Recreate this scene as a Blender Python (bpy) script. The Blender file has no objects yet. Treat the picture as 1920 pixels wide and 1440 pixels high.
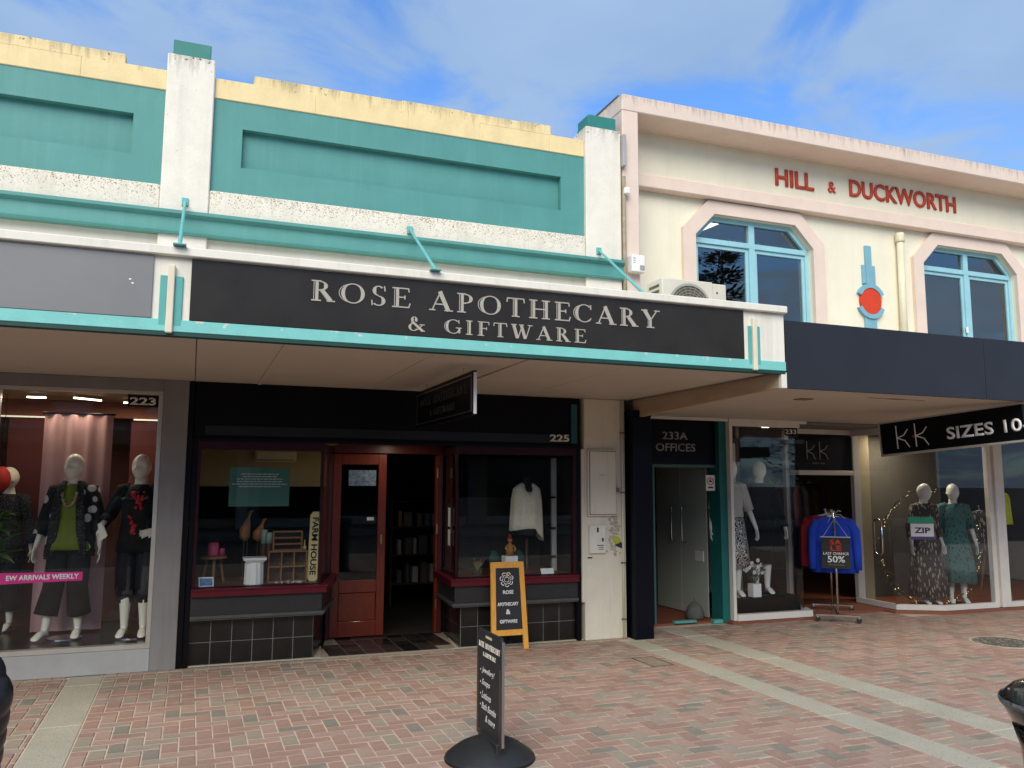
import bpy, bmesh, math, random
from mathutils import Vector, Matrix, noise
R = math.radians
random.seed(7)
SC = bpy.context.scene
COL = SC.collection

# ------------------------------------------------------------------ camera
FPX, YAW, PITCH, ROLL, CAMH = 1553.2, R(21.0092), R(6.9216), R(.2323), 1.65
_f = Vector((math.sin(YAW)*math.cos(PITCH), math.cos(YAW)*math.cos(PITCH), math.sin(PITCH)))
_r = Vector((math.cos(YAW), -math.sin(YAW), 0)); _u = _r.cross(_f)
CR = _r*math.cos(ROLL)+_u*math.sin(ROLL); CU = -_r*math.sin(ROLL)+_u*math.cos(ROLL); CF = _f
CP = Vector((0, 0, CAMH))
cd = bpy.data.cameras.new('camera'); cam = bpy.data.objects.new('camera', cd); COL.objects.link(cam)
cd.sensor_fit = 'HORIZONTAL'; cd.sensor_width = 36; cd.lens = 36*FPX/1920
cd.clip_start = .05; cd.clip_end = 3000
cam.matrix_world = Matrix(((CR.x, CU.x, -CF.x, CP.x), (CR.y, CU.y, -CF.y, CP.y), (CR.z, CU.z, -CF.z, CP.z), (0, 0, 0, 1)))
SC.camera = cam
def proj(p):
    d = Vector(p)-CP; k = d.dot(CF)
    return (960+FPX*d.dot(CR)/k, 720-FPX*d.dot(CU)/k, k)

# ------------------------------------------------------------------ light
SUN_EL, SUN_AZ = R(40), R(-152)      # azimuth of the sun seen from the street, measured from +Y towards +X
sdir = Vector((math.sin(SUN_AZ)*math.cos(SUN_EL), math.cos(SUN_AZ)*math.cos(SUN_EL), math.sin(SUN_EL)))
sl = bpy.data.lights.new('sun', 'SUN'); sl.energy = 1.5; sl.angle = R(46); sl.color = (1, .93, .76)
so = bpy.data.objects.new('sun', sl); COL.objects.link(so); so.rotation_euler = (-sdir).to_track_quat('-Z', 'Y').to_euler()
w = bpy.data.worlds.new('World'); SC.world = w; w.use_nodes = True
nt = w.node_tree; N = nt.nodes; LK = nt.links
for n in list(N): N.remove(n)
def wn(t, **k):
    n = N.new(t)
    for a, b in k.items(): setattr(n, a, b)
    return n
out = wn('ShaderNodeOutputWorld'); bg = wn('ShaderNodeBackground'); LK.new(bg.outputs[0], out.inputs[0])
sky = wn('ShaderNodeTexSky', sky_type='NISHITA', sun_disc=False, sun_elevation=SUN_EL, sun_rotation=SUN_AZ, altitude=0, air_density=1.0, dust_density=.3, ozone_density=2.5)
bg.inputs[1].default_value = .1
tc = wn('ShaderNodeTexCoord'); sp = wn('ShaderNodeSeparateXYZ'); LK.new(tc.outputs['Generated'], sp.inputs[0])
zz = wn('ShaderNodeMath', operation='MAXIMUM'); LK.new(sp.outputs[2], zz.inputs[0]); zz.inputs[1].default_value = 0
za = wn('ShaderNodeMath', operation='ADD'); LK.new(zz.outputs[0], za.inputs[0]); za.inputs[1].default_value = .22
dx = wn('ShaderNodeMath', operation='DIVIDE'); LK.new(sp.outputs[0], dx.inputs[0]); LK.new(za.outputs[0], dx.inputs[1])
dy = wn('ShaderNodeMath', operation='DIVIDE'); LK.new(sp.outputs[1], dy.inputs[0]); LK.new(za.outputs[0], dy.inputs[1])
cb = wn('ShaderNodeCombineXYZ'); LK.new(dx.outputs[0], cb.inputs[0]); LK.new(dy.outputs[0], cb.inputs[1])
n1 = wn('ShaderNodeTexNoise'); n1.inputs['Scale'].default_value = 2.9; n1.inputs['Detail'].default_value = 8; n1.inputs['Roughness'].default_value = .56; n1.inputs['Distortion'].default_value = .5
LK.new(cb.outputs[0], n1.inputs['Vector'])
cr = wn('ShaderNodeValToRGB'); LK.new(n1.outputs[0], cr.inputs[0])
cr.color_ramp.interpolation = 'EASE'
cr.color_ramp.elements[0].position = .345; cr.color_ramp.elements[0].color = (0, 0, 0, 1)
cr.color_ramp.elements[1].position = .56; cr.color_ramp.elements[1].color = (1, 1, 1, 1)
n2 = wn('ShaderNodeTexNoise'); n2.inputs['Scale'].default_value = 3.1; n2.inputs['Detail'].default_value = 6; LK.new(cb.outputs[0], n2.inputs['Vector'])
c2 = wn('ShaderNodeMixRGB'); LK.new(n2.outputs[0], c2.inputs[0])
c2.inputs[1].default_value = (.98, 1.55, 2.6, 1); c2.inputs[2].default_value = (1.75, 2.4, 3.3, 1)
cm = wn('ShaderNodeMath', operation='MULTIPLY'); LK.new(cr.outputs[0], cm.inputs[0]); cm.inputs[1].default_value = .93
mx = wn('ShaderNodeMixRGB'); LK.new(cm.outputs[0], mx.inputs[0]); sk2 = wn('ShaderNodeMixRGB', blend_type='MULTIPLY'); sk2.inputs[0].default_value = 1; sk2.inputs[2].default_value = (.50, .72, .97, 1); LK.new(sky.outputs[0], sk2.inputs[1]); LK.new(sk2.outputs[0], mx.inputs[1]); LK.new(c2.outputs[0], mx.inputs[2])
LK.new(mx.outputs[0], bg.inputs[0])
vs = SC.view_settings; vs.view_transform = 'Standard'; vs.look = 'None'; vs.exposure = 1.38; vs.gamma = 1; vs.use_curve_mapping = False
SC.cycles.max_bounces = 8; SC.cycles.transparent_max_bounces = 24; SC.cycles.glossy_bounces = 3; SC.cycles.diffuse_bounces = 4
SC.cycles.caustics_reflective = False; SC.cycles.caustics_refractive = False; SC.cycles.sample_clamp_indirect = 4
SC.cycles.use_denoising = True

# ------------------------------------------------------------------ materials
MATS = {}
def mat(name, col, rough=.6, var=.10, scale=5., bump=0., bscale=60., metal=0., spec=.4, fleck=None, grime=None, streak=None, coat=0., stretch=(1, 1, 1), col2=None, emit=0.):
    """fleck=(colour, scale, threshold, zlo, zhi): chips, denser towards zhi;  grime=(colour, ztop, reach, amount): dark runs under a top edge"""
    if name in MATS: return MATS[name]
    m = bpy.data.materials.new(name); m.use_nodes = True; t = m.node_tree; b = t.nodes['Principled BSDF']
    def nd(ty, **k):
        n = t.nodes.new(ty)
        for a, v in k.items(): setattr(n, a, v)
        return n
    def lk(a, c): t.links.new(a, c)
    tc = nd('ShaderNodeTexCoord'); mp = nd('ShaderNodeMapping'); mp.inputs['Scale'].default_value = stretch; lk(tc.outputs['Object'], mp.inputs[0])
    n = nd('ShaderNodeTexNoise'); n.inputs['Scale'].default_value = scale; n.inputs['Detail'].default_value = 7; n.inputs['Roughness'].default_value = .62; lk(mp.outputs[0], n.inputs['Vector'])
    r = nd('ShaderNodeValToRGB'); lk(n.outputs[0], r.inputs[0]); r.color_ramp.elements[0].position = .28; r.color_ramp.elements[1].position = .72
    c2 = col2 or tuple(min(1, c*(1+var)) for c in col)
    c1 = tuple(c*(1-var) for c in col)
    r.color_ramp.elements[0].color = (*c1, 1); r.color_ramp.elements[1].color = (*c2, 1)
    cur = r.outputs[0]
    sepz = None
    def zmask(z0, z1):
        g = nd('ShaderNodeNewGeometry'); s = nd('ShaderNodeSeparateXYZ'); lk(g.outputs['Position'], s.inputs[0])
        q = nd('ShaderNodeMapRange'); q.inputs[1].default_value = z0; q.inputs[2].default_value = z1; lk(s.outputs[2], q.inputs[0]); return q.outputs[0]
    if fleck:
        fc, fs, th, z0, z1 = fleck
        fn = nd('ShaderNodeTexNoise'); fn.inputs['Scale'].default_value = fs; fn.inputs['Detail'].default_value = 3; fn.inputs['Roughness'].default_value = .7; lk(tc.outputs['Object'], fn.inputs['Vector'])
        zm = zmask(z0, z1); mu = nd('ShaderNodeMath', operation='MULTIPLY_ADD'); lk(zm, mu.inputs[0]); mu.inputs[1].default_value = .13; lk(fn.outputs[0], mu.inputs[2])
        q = nd('ShaderNodeMapRange'); q.inputs[1].default_value = th; q.inputs[2].default_value = th+.04; lk(mu.outputs[0], q.inputs[0])
        x = nd('ShaderNodeMixRGB'); lk(q.outputs[0], x.inputs[0]); lk(cur, x.inputs[1]); x.inputs[2].default_value = (*fc, 1); cur = x.outputs[0]
    if grime:
        gc, zt, reach, amt = grime
        mp2 = nd('ShaderNodeMapping'); mp2.inputs['Scale'].default_value = (9, 9, .8); lk(tc.outputs['Object'], mp2.inputs[0])
        gn = nd('ShaderNodeTexNoise'); gn.inputs['Scale'].default_value = 1.6; gn.inputs['Detail'].default_value = 8; gn.inputs['Roughness'].default_value = .75; lk(mp2.outputs[0], gn.inputs['Vector'])
        zm = zmask(zt-reach, zt); mu = nd('ShaderNodeMath', operation='MULTIPLY_ADD'); lk(zm, mu.inputs[0]); mu.inputs[1].default_value = .28; lk(gn.outputs[0], mu.inputs[2])
        q = nd('ShaderNodeMapRange'); q.inputs[1].default_value = .66; q.inputs[2].default_value = .86; q.inputs[4].default_value = amt; lk(mu.outputs[0], q.inputs[0])
        x = nd('ShaderNodeMixRGB'); lk(q.outputs[0], x.inputs[0]); lk(cur, x.inputs[1]); x.inputs[2].default_value = (*gc, 1); cur = x.outputs[0]
    if streak:
        sc_, amt = streak
        mp2 = nd('ShaderNodeMapping'); mp2.inputs['Scale'].default_value = (5, 5, .35); lk(tc.outputs['Object'], mp2.inputs[0])
        gn = nd('ShaderNodeTexNoise'); gn.inputs['Scale'].default_value = 1.5; gn.inputs['Detail'].default_value = 8; gn.inputs['Roughness'].default_value = .7; lk(mp2.outputs[0], gn.inputs['Vector'])
        q = nd('ShaderNodeMapRange'); q.inputs[1].default_value = .5; q.inputs[2].default_value = .75; q.inputs[4].default_value = amt; lk(gn.outputs[0], q.inputs[0])
        x = nd('ShaderNodeMixRGB'); lk(q.outputs[0], x.inputs[0]); lk(cur, x.inputs[1]); x.inputs[2].default_value = (*sc_, 1); cur = x.outputs[0]
    lk(cur, b.inputs['Base Color'])
    b.inputs['Roughness'].default_value = rough; b.inputs['Metallic'].default_value = metal
    b.inputs['Specular IOR Level'].default_value = spec; b.inputs['Coat Weight'].default_value = coat; b.inputs['Coat Roughness'].default_value = .08
    if emit:
        b.inputs['Emission Color'].default_value = (*col, 1); b.inputs['Emission Strength'].default_value = emit
    if bump:
        bn = nd('ShaderNodeTexNoise'); bn.inputs['Scale'].default_value = bscale; bn.inputs['Detail'].default_value = 5; lk(tc.outputs['Object'], bn.inputs['Vector'])
        bp = nd('ShaderNodeBump'); bp.inputs['Strength'].default_value = bump; bp.inputs['Distance'].default_value = .01; lk(bn.outputs[0], bp.inputs['Height']); lk(bp.outputs[0], b.inputs['Normal'])
    MATS[name] = m; return m
def glassmat(name, tint=(.97, .98, .98), rough=.0, haze=0., ior=1.33, gloss=(1, 1, 1)):
    m = bpy.data.materials.new(name); m.use_nodes = True; t = m.node_tree
    for n in list(t.nodes): t.nodes.remove(n)
    o = t.nodes.new('ShaderNodeOutputMaterial'); a = t.nodes.new('ShaderNodeMixShader'); tr = t.nodes.new('ShaderNodeBsdfTransparent'); g = t.nodes.new('ShaderNodeBsdfGlossy'); f = t.nodes.new('ShaderNodeFresnel')
    g.inputs[0].default_value = (*gloss, 1); tr.inputs[0].default_value = (*tint, 1); g.inputs['Roughness'].default_value = rough; f.inputs[0].default_value = ior
    ge = t.nodes.new('ShaderNodeNewGeometry'); iv = t.nodes.new('ShaderNodeMapRange'); iv.inputs[3].default_value = ior; iv.inputs[4].default_value = 1/ior; t.links.new(ge.outputs['Backfacing'], iv.inputs[0]); t.links.new(iv.outputs[0], f.inputs[0])   # same reflectance from both sides of the thin sheet
    t.links.new(f.outputs[0], a.inputs[0]); t.links.new(tr.outputs[0], a.inputs[1]); t.links.new(g.outputs[0], a.inputs[2])
    last = a.outputs[0]
    if haze:
        d = t.nodes.new('ShaderNodeBsdfDiffuse'); d.inputs[0].default_value = (.66, .7, .62, 1); x = t.nodes.new('ShaderNodeMixShader'); x.inputs[0].default_value = haze
        t.links.new(last, x.inputs[1]); t.links.new(d.outputs[0], x.inputs[2]); last = x.outputs[0]
    t.links.new(last, o.inputs[0]); MATS[name] = m; return m
def dotmat(name, base, dot, scale, r0, rough=.8, kind='F1', stretch=(1, 1, 1), rand=1.):
    m = bpy.data.materials.new(name); m.use_nodes = True; t = m.node_tree; b = t.nodes['Principled BSDF']
    tc = t.nodes.new('ShaderNodeTexCoord'); mp = t.nodes.new('ShaderNodeMapping'); mp.inputs['Scale'].default_value = stretch
    v = t.nodes.new('ShaderNodeTexVoronoi'); v.feature = kind; v.inputs['Scale'].default_value = scale; v.inputs['Randomness'].default_value = rand
    q = t.nodes.new('ShaderNodeMapRange'); q.inputs[1].default_value = r0; q.inputs[2].default_value = r0*1.15; q.inputs[3].default_value = 1; q.inputs[4].default_value = 0
    x = t.nodes.new('ShaderNodeMixRGB'); x.inputs[1].default_value = (*base, 1); x.inputs[2].default_value = (*dot, 1)
    t.links.new(tc.outputs['Object'], mp.inputs[0]); t.links.new(mp.outputs[0], v.inputs['Vector']); t.links.new(v.outputs['Distance'], q.inputs[0]); t.links.new(q.outputs[0], x.inputs[0]); t.links.new(x.outputs[0], b.inputs['Base Color'])
    b.inputs['Roughness'].default_value = rough; MATS[name] = m; return m

STAIN = (.07, .06, .045)
teal = mat('teal_paint', (.080, .270, .250), .55, .07, 2.2, .12, 25, streak=((.115, .32, .30), .5), grime=((.04, .2, .19), 5.4, .25, .25))
tealdark = mat('dark_teal_paint', (.03, .2, .175), .5, .1, 4, .1)
teallight = mat('light_teal_trim', (.20, .55, .52), .45, .08, 6, .1, fleck=((.62, .6, .55), 14, .74, 2.6, 2.68))
tealrod = mat('teal_rod_paint', (.13, .42, .40), .45, .1, 8)
white_f = mat('white_flaking_paint', (.78, .71, .60), .75, .07, 5, .35, 45, fleck=((.22, .18, .12), 75, .665, 4.15, 4.46), streak=((.5, .45, .36), .45))
white_p = mat('white_pillar_paint', (.78, .72, .63), .72, .06, 5, .35, 45, fleck=((.10, .085, .06), 30, .70, 5.55, 5.76), streak=((.6, .56, .5), .5), grime=(STAIN, 5.78, .35, .5))
white_w = mat('white_wall_paint', (.79, .72, .61), .7, .05, 3, .15, 40, streak=((.62, .56, .46), .45))
white_cap = mat('white_cap_paint', (.78, .74, .65), .5, .05, 4, .1, 40, streak=((.5, .47, .4), .6))
yellow = mat('yellow_parapet_paint', (.80, .63, .34), .75, .09, 4, .3, 40, fleck=((.16, .13, .07), 20, .735, 5.5, 5.71), grime=(STAIN, 5.72, .25, .5), streak=((.68, .52, .28), .5))
pink = mat('pink_stucco', (.74, .59, .50), .8, .05, 4, .25, 50, grime=(STAIN, 6.26, .25, .5), streak=((.66, .54, .46), .4))
cream = mat('cream_stucco', (.80, .74, .58), .8, .05, 2, .25, 50, streak=((.70, .64, .5), .4))
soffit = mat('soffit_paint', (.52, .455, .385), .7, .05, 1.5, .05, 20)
beampaint = mat('weathered_beam_paint', (.60, .48, .34), .75, .16, 5, .2, 30, col2=(.42, .28, .16), stretch=(1, .3, 2))
greysign = mat('grey_fascia_panel', (.20, .20, .205), .35, .06, 2, .03, 5, spec=.5)
blacksign = mat('black_gloss_panel', (.028, .024, .020), .25, .2, 3, .02, 3, spec=.22)
navy = mat('navy_fascia_panel', (.024, .025, .032), .4, .12, 2, .03, 4, spec=.25)
navyblk = mat('dark_navy_gloss', (.002, .003, .008), .3, .2, 4, spec=.2)
blackp = mat('black_shopfront_paint', (.002, .002, .0035), .4, .2, 5, .05, spec=.15)
blackpanel = mat('charcoal_panel_paint', (.024, .023, .022), .4, .15, 7, .05)
maroon = mat('maroon_paint', (.10, .008, .016), .35, .15, 6, .05, spec=.25)
maroondk = mat('dark_maroon_paint', (.025, .003, .006), .4, .15, 6, .05, spec=.2)
redwood = mat('red_varnished_wood', (.17, .022, .008), .35, .25, 9, .1, 30, stretch=(6, 6, .6), coat=.3)
darkwood = mat('dark_wood', (.06, .03, .015), .5, .25, 9, .1, 30, stretch=(5, 5, .7))
midwood = mat('brown_wood', (.24, .11, .04), .55, .25, 9, .1, 30, stretch=(5, 5, .8))
yelwood = mat('honey_wood', (.70, .33, .055), .45, .18, 9, .1, 30, stretch=(5, 5, .8))
greyshop = mat('grey_shopfront_paint', (.20, .185, .175), .55, .1, 3, .1, 30, streak=((.3, .3, .29), .4))
greyplinth = mat('grey_plinth_paint', (.35, .345, .335), .7, .1, 4, .2, 30, streak=((.3, .3, .29), .4))
alu = mat('aluminium_trim', (.5, .47, .42), .4, .08, 6, metal=.5)
whiteframe = mat('white_frame_paint', (.72, .68, .62), .45, .06, 5, .05)
creampost = mat('cream_post_paint', (.66, .61, .50), .65, .07, 3, .25, 25, streak=((.48, .42, .32), .55))
bluewin = mat('pale_blue_joinery', (.30, .55, .62), .5, .08, 6, .08)
decoblue = mat('dull_blue_stucco', (.19, .39, .48), .7, .08, 6, .15)
decored = mat('orange_red_paint', (.62, .05, .012), .55, .06, 6)
letterred = mat('brick_red_lettering', (.52, .065, .03), .6, .08, 6)
lettersign = mat('weathered_sign_lettering', (.40, .365, .31), .55, .12, 20)
letterw = mat('off_white_lettering', (.72, .67, .58), .5, .05, 8)
letterg = mat('grey_lettering', (.28, .28, .27), .5, .05, 8)
white = mat('plain_white', (.8, .79, .76), .5, .04, 5)
chrome = mat('chrome', (.75, .75, .75), .12, .03, 5, metal=1)
steel = mat('brushed_steel', (.5, .5, .5), .35, .05, 5, metal=1)
brass = mat('brass', (.6, .42, .16), .35, .1, 9, metal=1)
concrete = mat('concrete_slab', (.42, .385, .30), .85, .1, 3, .3, 90, fleck=((.28, .26, .21), 60, .70, -1, 0), streak=((.34, .31, .24), .4))
blackplastic = mat('black_moulded_plastic', (.02, .021, .022), .42, .15, 12, .08, 60)
chalk = mat('chalkboard_black', (.02, .02, .022), .6, .25, 4, .05)
redfloor = mat('red_painted_floor', (.24, .075, .04), .6, .15, 5, .1)
mannq = mat('mannequin_cream', (.84, .78, .64), .38, .03, 4)
mannw = mat('mannequin_white', (.78, .77, .74), .35, .03, 4)
G_ = glassmat('window_glass')
GD = glassmat('dark_window_glass', (.55, .58, .6), ior=2.2, gloss=(1, .93, .82))
GF = glassmat('hazed_office_glass', (.85, .9, .87), 0, .55)  # pale diffuse haze mixed in to lighten the unlit lobby behind

# ------------------------------------------------------------------ mesh helpers
def box(bm, x0, x1, y0, y1, z0, z1, bev=0.):
    vs_ = [bm.verts.new((x, y, z)) for z in (z0, z1) for y in (y0, y1) for x in (x0, x1)]
    fs = [bm.faces.new([vs_[i] for i in q]) for q in ((0, 2, 3, 1), (4, 5, 7, 6), (0, 1, 5, 4), (2, 6, 7, 3), (0, 4, 6, 2), (1, 3, 7, 5))]
    if bev:
        es = list({e for f in fs for e in f.edges})
        bmesh.ops.bevel(bm, geom=es, offset=bev, segments=1, affect='EDGES')
def prism(bm, pts, n, d):
    """closed polygon pts (3-D, planar) pushed along n by d"""
    n = Vector(n).normalized()*d
    a = [bm.verts.new(p) for p in pts]; b = [bm.verts.new(Vector(p)+n) for p in pts]
    k = len(pts); bm.faces.new(a); bm.faces.new(b[::-1])
    for i in range(k): bm.faces.new((a[i], b[i], b[(i+1) % k], a[(i+1) % k]))
def tube(bm, pts, rad, n=10, ref=None, cap=True, amp=0, kf=7, ph=0):
    """loft of ellipses; rad entries are r or (ra, rb) with ra along ref"""
    pts = [Vector(p) for p in pts]; rings = []
    prev = None
    for i, p in enumerate(pts):
        d = (pts[min(i+1, len(pts)-1)]-pts[max(i-1, 0)]).normalized()
        if ref is not None: a = Vector(ref)
        else:
            a = prev if prev is not None else (Vector((1, 0, 0)) if abs(d.x) < .8 else Vector((0, 1, 0)))
        a = (a-d*a.dot(d)).normalized(); b = d.cross(a); prev = a
        r = rad[i] if isinstance(rad, (list, tuple)) else rad
        ra, rb = r if isinstance(r, (list, tuple)) else (r, r)
        am = amp[i] if isinstance(amp, (list, tuple)) else amp
        ring = []
        for k in range(n):
            t = 2*math.pi*k/n; f = 1+am*math.sin(kf*t+ph+i*.3)
            ring.append(bm.verts.new(p+a*(ra*f*math.cos(t))+b*(rb*f*math.sin(t))))
        rings.append(ring)
    for i in range(len(rings)-1):
        for k in range(n): bm.faces.new((rings[i][k], rings[i][(k+1) % n], rings[i+1][(k+1) % n], rings[i+1][k]))
    if cap: bm.faces.new(rings[0][::-1]); bm.faces.new(rings[-1])
def lathe(bm, prof, c=(0, 0, 0), n=24, cap=True):
    c = Vector(c); rings = []
    for r, z in prof:
        rings.append([bm.verts.new(c+Vector((max(r, .0004)*math.cos(2*math.pi*k/n), max(r, .0004)*math.sin(2*math.pi*k/n), z))) for k in range(n)])
    for i in range(len(rings)-1):
        for k in range(n): bm.faces.new((rings[i][k], rings[i][(k+1) % n], rings[i+1][(k+1) % n], rings[i+1][k]))
    if cap: bm.faces.new(rings[0][::-1]); bm.faces.new(rings[-1])
def ball(bm, c, r, n=12, m=8):
    c = Vector(c); r = Vector(r) if isinstance(r, (list, tuple)) else Vector((r, r, r))
    top = bm.verts.new(c+Vector((0, 0, r.z))); bot = bm.verts.new(c-Vector((0, 0, r.z))); rings = []
    for i in range(1, m):
        a = math.pi*i/m
        rings.append([bm.verts.new(c+Vector((r.x*math.sin(a)*math.cos(2*math.pi*k/n), r.y*math.sin(a)*math.sin(2*math.pi*k/n), r.z*math.cos(a)))) for k in range(n)])
    for k in range(n):
        bm.faces.new((top, rings[0][k], rings[0][(k+1) % n])); bm.faces.new((bot, rings[-1][(k+1) % n], rings[-1][k]))
        for i in range(m-2): bm.faces.new((rings[i][k], rings[i+1][k], rings[i+1][(k+1) % n], rings[i][(k+1) % n]))
def mesh_of(bm, smooth=False, name='m'):
    bmesh.ops.recalc_face_normals(bm, faces=bm.faces[:])
    me = bpy.data.meshes.new(name); bm.to_mesh(me); bm.free()
    if smooth:
        for p in me.polygons: p.use_smooth = True
    return me
def tag(o, label=None, cat=None, group=None, kind=None):
    if label: o['label'] = label
    if cat: o['category'] = cat
    if group: o['group'] = group
    if kind: o['kind'] = kind
    return o
def obj(name, me, m=None, parent=None, label=None, cat=None, group=None, kind=None, smooth=False, local=False):
    if isinstance(me, bmesh.types.BMesh): me = mesh_of(me, smooth, name)
    o = bpy.data.objects.new(name, me); COL.objects.link(o)
    if m is not None and not me.materials: me.materials.append(m)
    if parent is not None:
        o.parent = parent
        if not local: o.matrix_parent_inverse = PM[parent.name].inverted()
    PM[o.name] = Matrix.Identity(4) if not (parent is not None and local) else PM[parent.name]
    return tag(o, label, cat, group, kind)
PM = {}
def thing(name, label, cat, loc=(0, 0, 0), rz=0., group=None, scale=1., kind=None):
    o = bpy.data.objects.new(name, None); COL.objects.link(o); o.location = loc; o.rotation_euler = (0, 0, rz); o.scale = (scale,)*3; o.empty_display_size = .2
    PM[o.name] = Matrix.Translation(loc) @ Matrix.Rotation(rz, 4, 'Z') @ Matrix.Scale(scale, 4)
    return tag(o, label, cat, group, kind)
def bx(name, parent, m, *a, bev=.004, **k):
    """one box object, or several boxes in one part when the first argument is a list"""
    bm = bmesh.new()
    if isinstance(a[0], (list, tuple)):
        for q in a[0]: box(bm, *q, bev=bev)
    else: box(bm, *a, bev=bev)
    return obj(name, bm, m, parent, **k)
def pane(name, parent, p, q, z0, z1, m=None, t=.006, **k):
    """upright glass sheet over the plan line p-q"""
    p = Vector((*p, 0)); q = Vector((*q, 0)); d = (q-p).normalized(); n = Vector((-d.y, d.x, 0))
    bm = bmesh.new(); prism(bm, [(p.x, p.y, z0), (q.x, q.y, z0), (q.x, q.y, z1), (p.x, p.y, z1)], n, t)
    return obj(name, bm, m or G_, parent, **k)
def wallseg(bm, p, q, z0, z1, t):
    """upright slab over the plan line p-q, thickness t to the left of p->q"""
    p = Vector((*p, 0)); q = Vector((*q, 0)); d = (q-p).normalized(); n = Vector((-d.y, d.x, 0))
    prism(bm, [(p.x, p.y, z0), (q.x, q.y, z0), (q.x, q.y, z1), (p.x, p.y, z1)], n, t)

# ------------------------------------------------------------------ lettering
def text_me(s, origin, u, v, wd, ht, depth=.004, bold=0., shear=0.):
    """flat sans lettering filling the box wd x ht that starts at origin and runs along u (up = v)"""
    cu = bpy.data.curves.new('t', 'FONT'); cu.body = s; cu.size = 1; cu.offset = bold; cu.resolution_u = 3; cu.shear = shear; cu.extrude = .0
    to = bpy.data.objects.new('t', cu); COL.objects.link(to)
    dg = bpy.context.evaluated_depsgraph_get(); me = bpy.data.meshes.new_from_object(to.evaluated_get(dg))
    bpy.data.objects.remove(to); bpy.data.curves.remove(cu)
    u = Vector(u).normalized(); v = Vector(v).normalized(); n = u.cross(v)
    xs = [p.co.x for p in me.vertices]; ys = [p.co.y for p in me.vertices]
    x0, x1, y0, y1 = min(xs), max(xs), min(ys), max(ys)
    bm = bmesh.new(); bm.from_mesh(me); bpy.data.meshes.remove(me)
    bmesh.ops.remove_doubles(bm, verts=bm.verts, dist=1e-5)
    for p in bm.verts:
        p.co = Vector(origin)+u*((p.co.x-x0)/(x1-x0)*wd)+v*((p.co.y-y0)/(y1-y0)*ht)
    bmesh.ops.recalc_face_normals(bm, faces=bm.faces[:])
    r = bmesh.ops.extrude_face_region(bm, geom=bm.faces[:])
    for e in r['geom']:
        if isinstance(e, bmesh.types.BMVert): e.co += n*depth
    return mesh_of(bm, name='lettering')
def bar(x0, y0, x1, y1, wd): return ('l', x0, y0, x1, y1, wd)
TH, TN, SF = .15, .05, .05
def stem(x, y0=0, y1=1, s=True):
    r = [bar(x, y0, x, y1, TH-.03), bar(x-.115, y0, x-.115, y1, .025)]
    if s: r += [bar(x-.21, y0+SF/2, x+.16, y0+SF/2, SF), bar(x-.21, y1-SF/2, x+.16, y1-SF/2, SF)]
    return r
def arc(cx, cy, rx, ry, a0, a1): return [('a', cx, cy, rx, ry, a0, a1)]
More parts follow.
